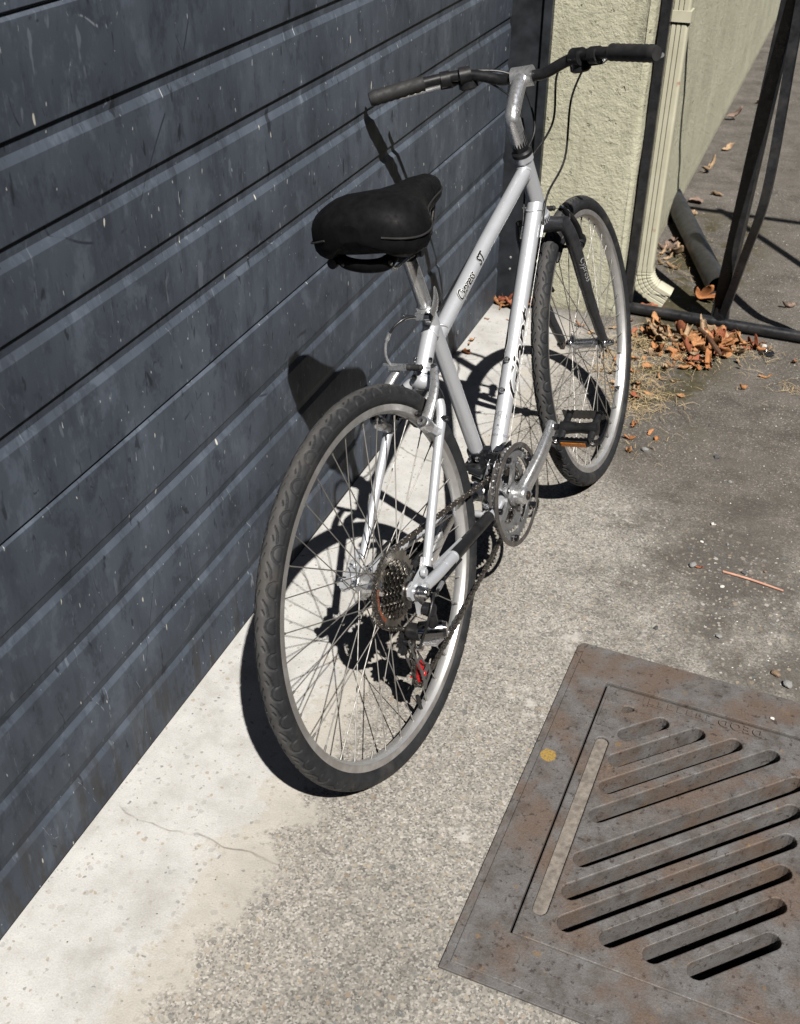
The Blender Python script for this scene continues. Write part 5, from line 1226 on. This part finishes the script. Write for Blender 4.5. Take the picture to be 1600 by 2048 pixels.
m = MB(); m.lathe([(.0095, .001), (.0215, .001), (.0235, .004), (.0225, .008), (.019, .010), (.012, .010), (.0095, .007)], 32, ax=(0, 0, 1), closed=True); o = m.build('rubber_ring', M_blkgloss); o.location = (.895, 3.203, 0); tag(o, 'black rubber ring on the ground beside the fence rail', 'ring')
m = MB(); m.lathe([(.014, .001), (.022, .001), (.024, .004), (.022, .007), (.014, .006)], 28, ax=(0, 0, 1), closed=True); o = m.build('rubber_ring', M_rubber); o.location = (.650, 3.120, 0); tag(o, 'black rubber ring half hidden in the leaf heap', 'ring')

# stones
def stone_mesh(seed):
    r = random.Random(seed); bm = bmesh.new(); bmesh.ops.create_icosphere(bm, subdivisions=2, radius=.5)
    ax = [Vector((r.uniform(-1, 1), r.uniform(-1, 1), r.uniform(-1, 1))).normalized() for _ in range(7)]; dd = [r.uniform(.28, .42) for _ in range(7)]
    for v in bm.verts:
        for a, d in zip(ax, dd):
            k = v.co.dot(a)
            if k > d: v.co -= a*(k-d)
        v.co.z *= .72
    me = bpy.data.meshes.new('stone'); bm.to_mesh(me); bm.free(); return me
SM_ = [stone_mesh(i) for i in range(5)]
MS = {'grey': simple('grey_stone', (.26, .26, .255), .85, var=.2, scale=200, bump=.3), 'white': simple('white_stone', (.62, .60, .56), .8, var=.1, scale=200), 'dark': simple('dark_stone', (.085, .085, .088), .8, var=.2, scale=200, bump=.3), 'brown': simple('brown_stone', (.24, .165, .11), .85, var=.2, scale=200)}
rs_ = random.Random(5)
for (x, y, s_, c, lab) in [(.853, 2.048, .019, 'grey', 'largest pale grey stone on the dark stain'), (.943, 1.824, .014, 'grey', 'grey stone between the dark stain and the drain'), (.815, 1.804, .011, 'dark', 'small black stone above the drain corner'),
        (.837, 2.539, .015, 'dark', 'dark oval stone on asphalt right of the pedal'), (.797, 2.700, .011, 'dark', 'small dark stone on asphalt beyond the oval one'), (.872, 2.229, .012, 'white', 'white stone at the far edge of the dark stain'),
        (.965, 2.065, .012, 'dark', 'dark stone beside the pinkish twig'), (.916, 2.161, .009, 'grey', 'small pale stone between white stone and pinkish twig'), (.926, 1.996, .010, 'white', 'small pale stone just below the pinkish twig'),
        (.655, 2.503, .021, 'grey', 'larger grey stone of two right of the front tyre'), (.669, 2.522, .014, 'dark', 'smaller dark stone of two right of the front tyre'), (1.066, 1.752, .018, 'brown', 'brown stone near the right edge above the grate'),
        (1.090, 1.728, .020, 'grey', 'flat grey stone below the brown one near right edge'), (1.071, 1.617, .008, 'white', 'white chip on the drain iron near right edge'), (1.009, 2.086, .009, 'brown', 'small brown stone right of the pinkish twig'),
        (.858, 2.148, .009, 'white', 'small white stone on the dark stain left of centre'), (.886, 2.433, .011, 'grey', 'lone grey stone on the asphalt edge'), (.606, 3.157, .017, 'grey', 'rounded grey stone in front of the leaf heap'),
        (.882, 3.253, .016, 'white', 'white pebble beside the rubber ring'), (.901, 3.250, .015, 'brown', 'reddish brown pebble beside the rubber ring')]:
    me = SM_[rs_.randrange(5)].copy(); me.materials.append(MS[c]); o = obj('stone', me); o.rotation_euler = (0, 0, rs_.uniform(0, 6)); k = s_*1.15
    o.scale = (k, k*rs_.uniform(.7, 1), k*.8); o.location = (x, y, (.0068 if 'iron' in lab else 0)+k*.8*.26); tag(o, lab, 'stone')

# dry grass and grit: nobody could count them
rg = random.Random(11); m = MB()
def blade(x, y, L, a, z0, w, bend):
    d = Vector((math.cos(a), math.sin(a), 0)); p = Vector((-d.y, d.x, 0)); P = []
    for i in range(4):
        f = i/3; q = Vector((x, y, z0))+d*L*f+p*bend*L*math.sin(f*2.2)+Vector((0, 0, .010*math.sin(math.pi*f)*rg.uniform(.3, 1.3))); P.append(q)
    vs = []
    for i, q in enumerate(P):
        ww = w*(1-.6*i/3); vs += [q-p*ww, q+p*ww, q+Vector((0, 0, ww*.9))]
    fs = []
    for i in range(3):
        b = 3*i; fs += [(b, b+3, b+5, b+2), (b+2, b+5, b+4, b+1)]
    m.add(vs, fs)
for (cx, cy, sx, sy, n_, L0, L1) in [(.515, 3.16, .05, .06, 110, .03, .10), (.53, 2.98, .05, .07, 120, .02, .08), (.585, 2.78, .05, .06, 150, .03, .10), (.60, 2.70, .03, .03, 60, .02, .07), (.45, 3.02, .03, .08, 90, .02, .06), (.44, 2.90, .02, .05, 40, .02, .05), (.68, 3.15, .12, .06, 210, .02, .09), (.60, 3.10, .08, .05, 130, .02, .08), (.56, 2.9, .05, .06, 120, .02, .08), (.63, 2.53, .05, .05, 26, .015, .05), (.50, 3.85, .05, .15, 90, .03, .09), (1.0, 3.0, .03, .03, 40, .02, .06), (.84, 3.19, .06, .03, 40, .02, .06), (.80, 2.9, .25, .25, 24, .01, .04)]:
    for _ in range(n_):
        blade(rg.gauss(cx, sx), rg.gauss(cy, sy), rg.uniform(L0, L1)*.72, rg.uniform(0, 6.28), rg.uniform(.001, .008), rg.uniform(.0004, .0010), rg.uniform(-.5, .5))
M_straw = simple('dry_straw', (.50, .38, .21), .7, var=.2, scale=30, c2=(.36, .22, .10), amt=.8)
tag(m.build('dry_grass', M_straw, smooth=False), 'pale dry grass and straw scattered around the leaf heap', 'dry grass', kind='stuff')
def grit(name, n_, mat, smin, smax, seed, zone):
    r = np.random.default_rng(seed); v0 = np.array([(1, 0, 0), (-1, 0, 0), (0, 1, 0), (0, -1, 0), (0, 0, .7), (0, 0, -.7)]); f0 = np.array([(0, 2, 4), (2, 1, 4), (1, 3, 4), (3, 0, 4), (2, 0, 5), (1, 2, 5), (3, 1, 5), (0, 3, 5)])
    P = zone(r, n_); k = len(P); s_ = (smin+(smax-smin)*r.random(k)**3)[:, None, None]; jit = r.uniform(.6, 1.3, (k, 6, 1))
    a = r.uniform(0, 6.28, k); ca, sa = np.cos(a)[:, None], np.sin(a)[:, None]; V = np.repeat(v0[None], k, 0)*jit
    V = np.stack([V[..., 0]*ca-V[..., 1]*sa, V[..., 0]*sa+V[..., 1]*ca, V[..., 2]], -1)*s_
    V[..., 0] += P[:, None, 0]; V[..., 1] += P[:, None, 1]; V[..., 2] += s_[:, :, 0]*.35
    F = (f0[None]+6*np.arange(k)[:, None, None]).reshape(-1, 3)
    me = bpy.data.meshes.new(name); me.from_pydata(V.reshape(-1, 3).tolist(), [], F.tolist()); me.materials.append(mat); return obj(name, me)
def zone_yard(r, n_):
    x = r.uniform(.50, 1.75, n_); y = r.uniform(.85, 4.8, n_); pr = np.clip((y-1.5)/1.2, .12, 1)*np.clip((x-.5)/.25, .15, 1)
    pr = np.maximum(pr, np.exp(-((x-1.0)**2/.06+(y-1.95)**2/.10))*1.2)
    ok = r.random(n_) < pr
    lx = (x-CX); ly = (y-CY); ok &= ~((lx > -.01) & (lx < FW+.02) & (ly < .02) & (ly > -FL-.03))
    return np.stack([x, y], 1)[ok]
def zone_apron(r, n_): return np.stack([r.uniform(.015, .5, n_), r.uniform(.7, 3.2, n_)], 1)
tag(grit('gravel_grit', 9000, MS['grey'], .0006, .0034, 1, zone_yard), 'fine grey grit strewn over the yard', 'grit', kind='stuff')
tag(grit('gravel_grit', 3800, MS['white'], .0005, .0026, 2, zone_yard), 'fine white grit strewn over the yard', 'grit', kind='stuff')
tag(grit('gravel_grit', 3800, MS['brown'], .0006, .0032, 3, zone_yard), 'fine brown grit and crumbs strewn over the yard', 'grit', kind='stuff')
tag(grit('gravel_grit', 420, MS['dark'], .0005, .0018, 4, zone_apron), 'fine dark grit on the pale concrete by the door', 'grit', kind='stuff')
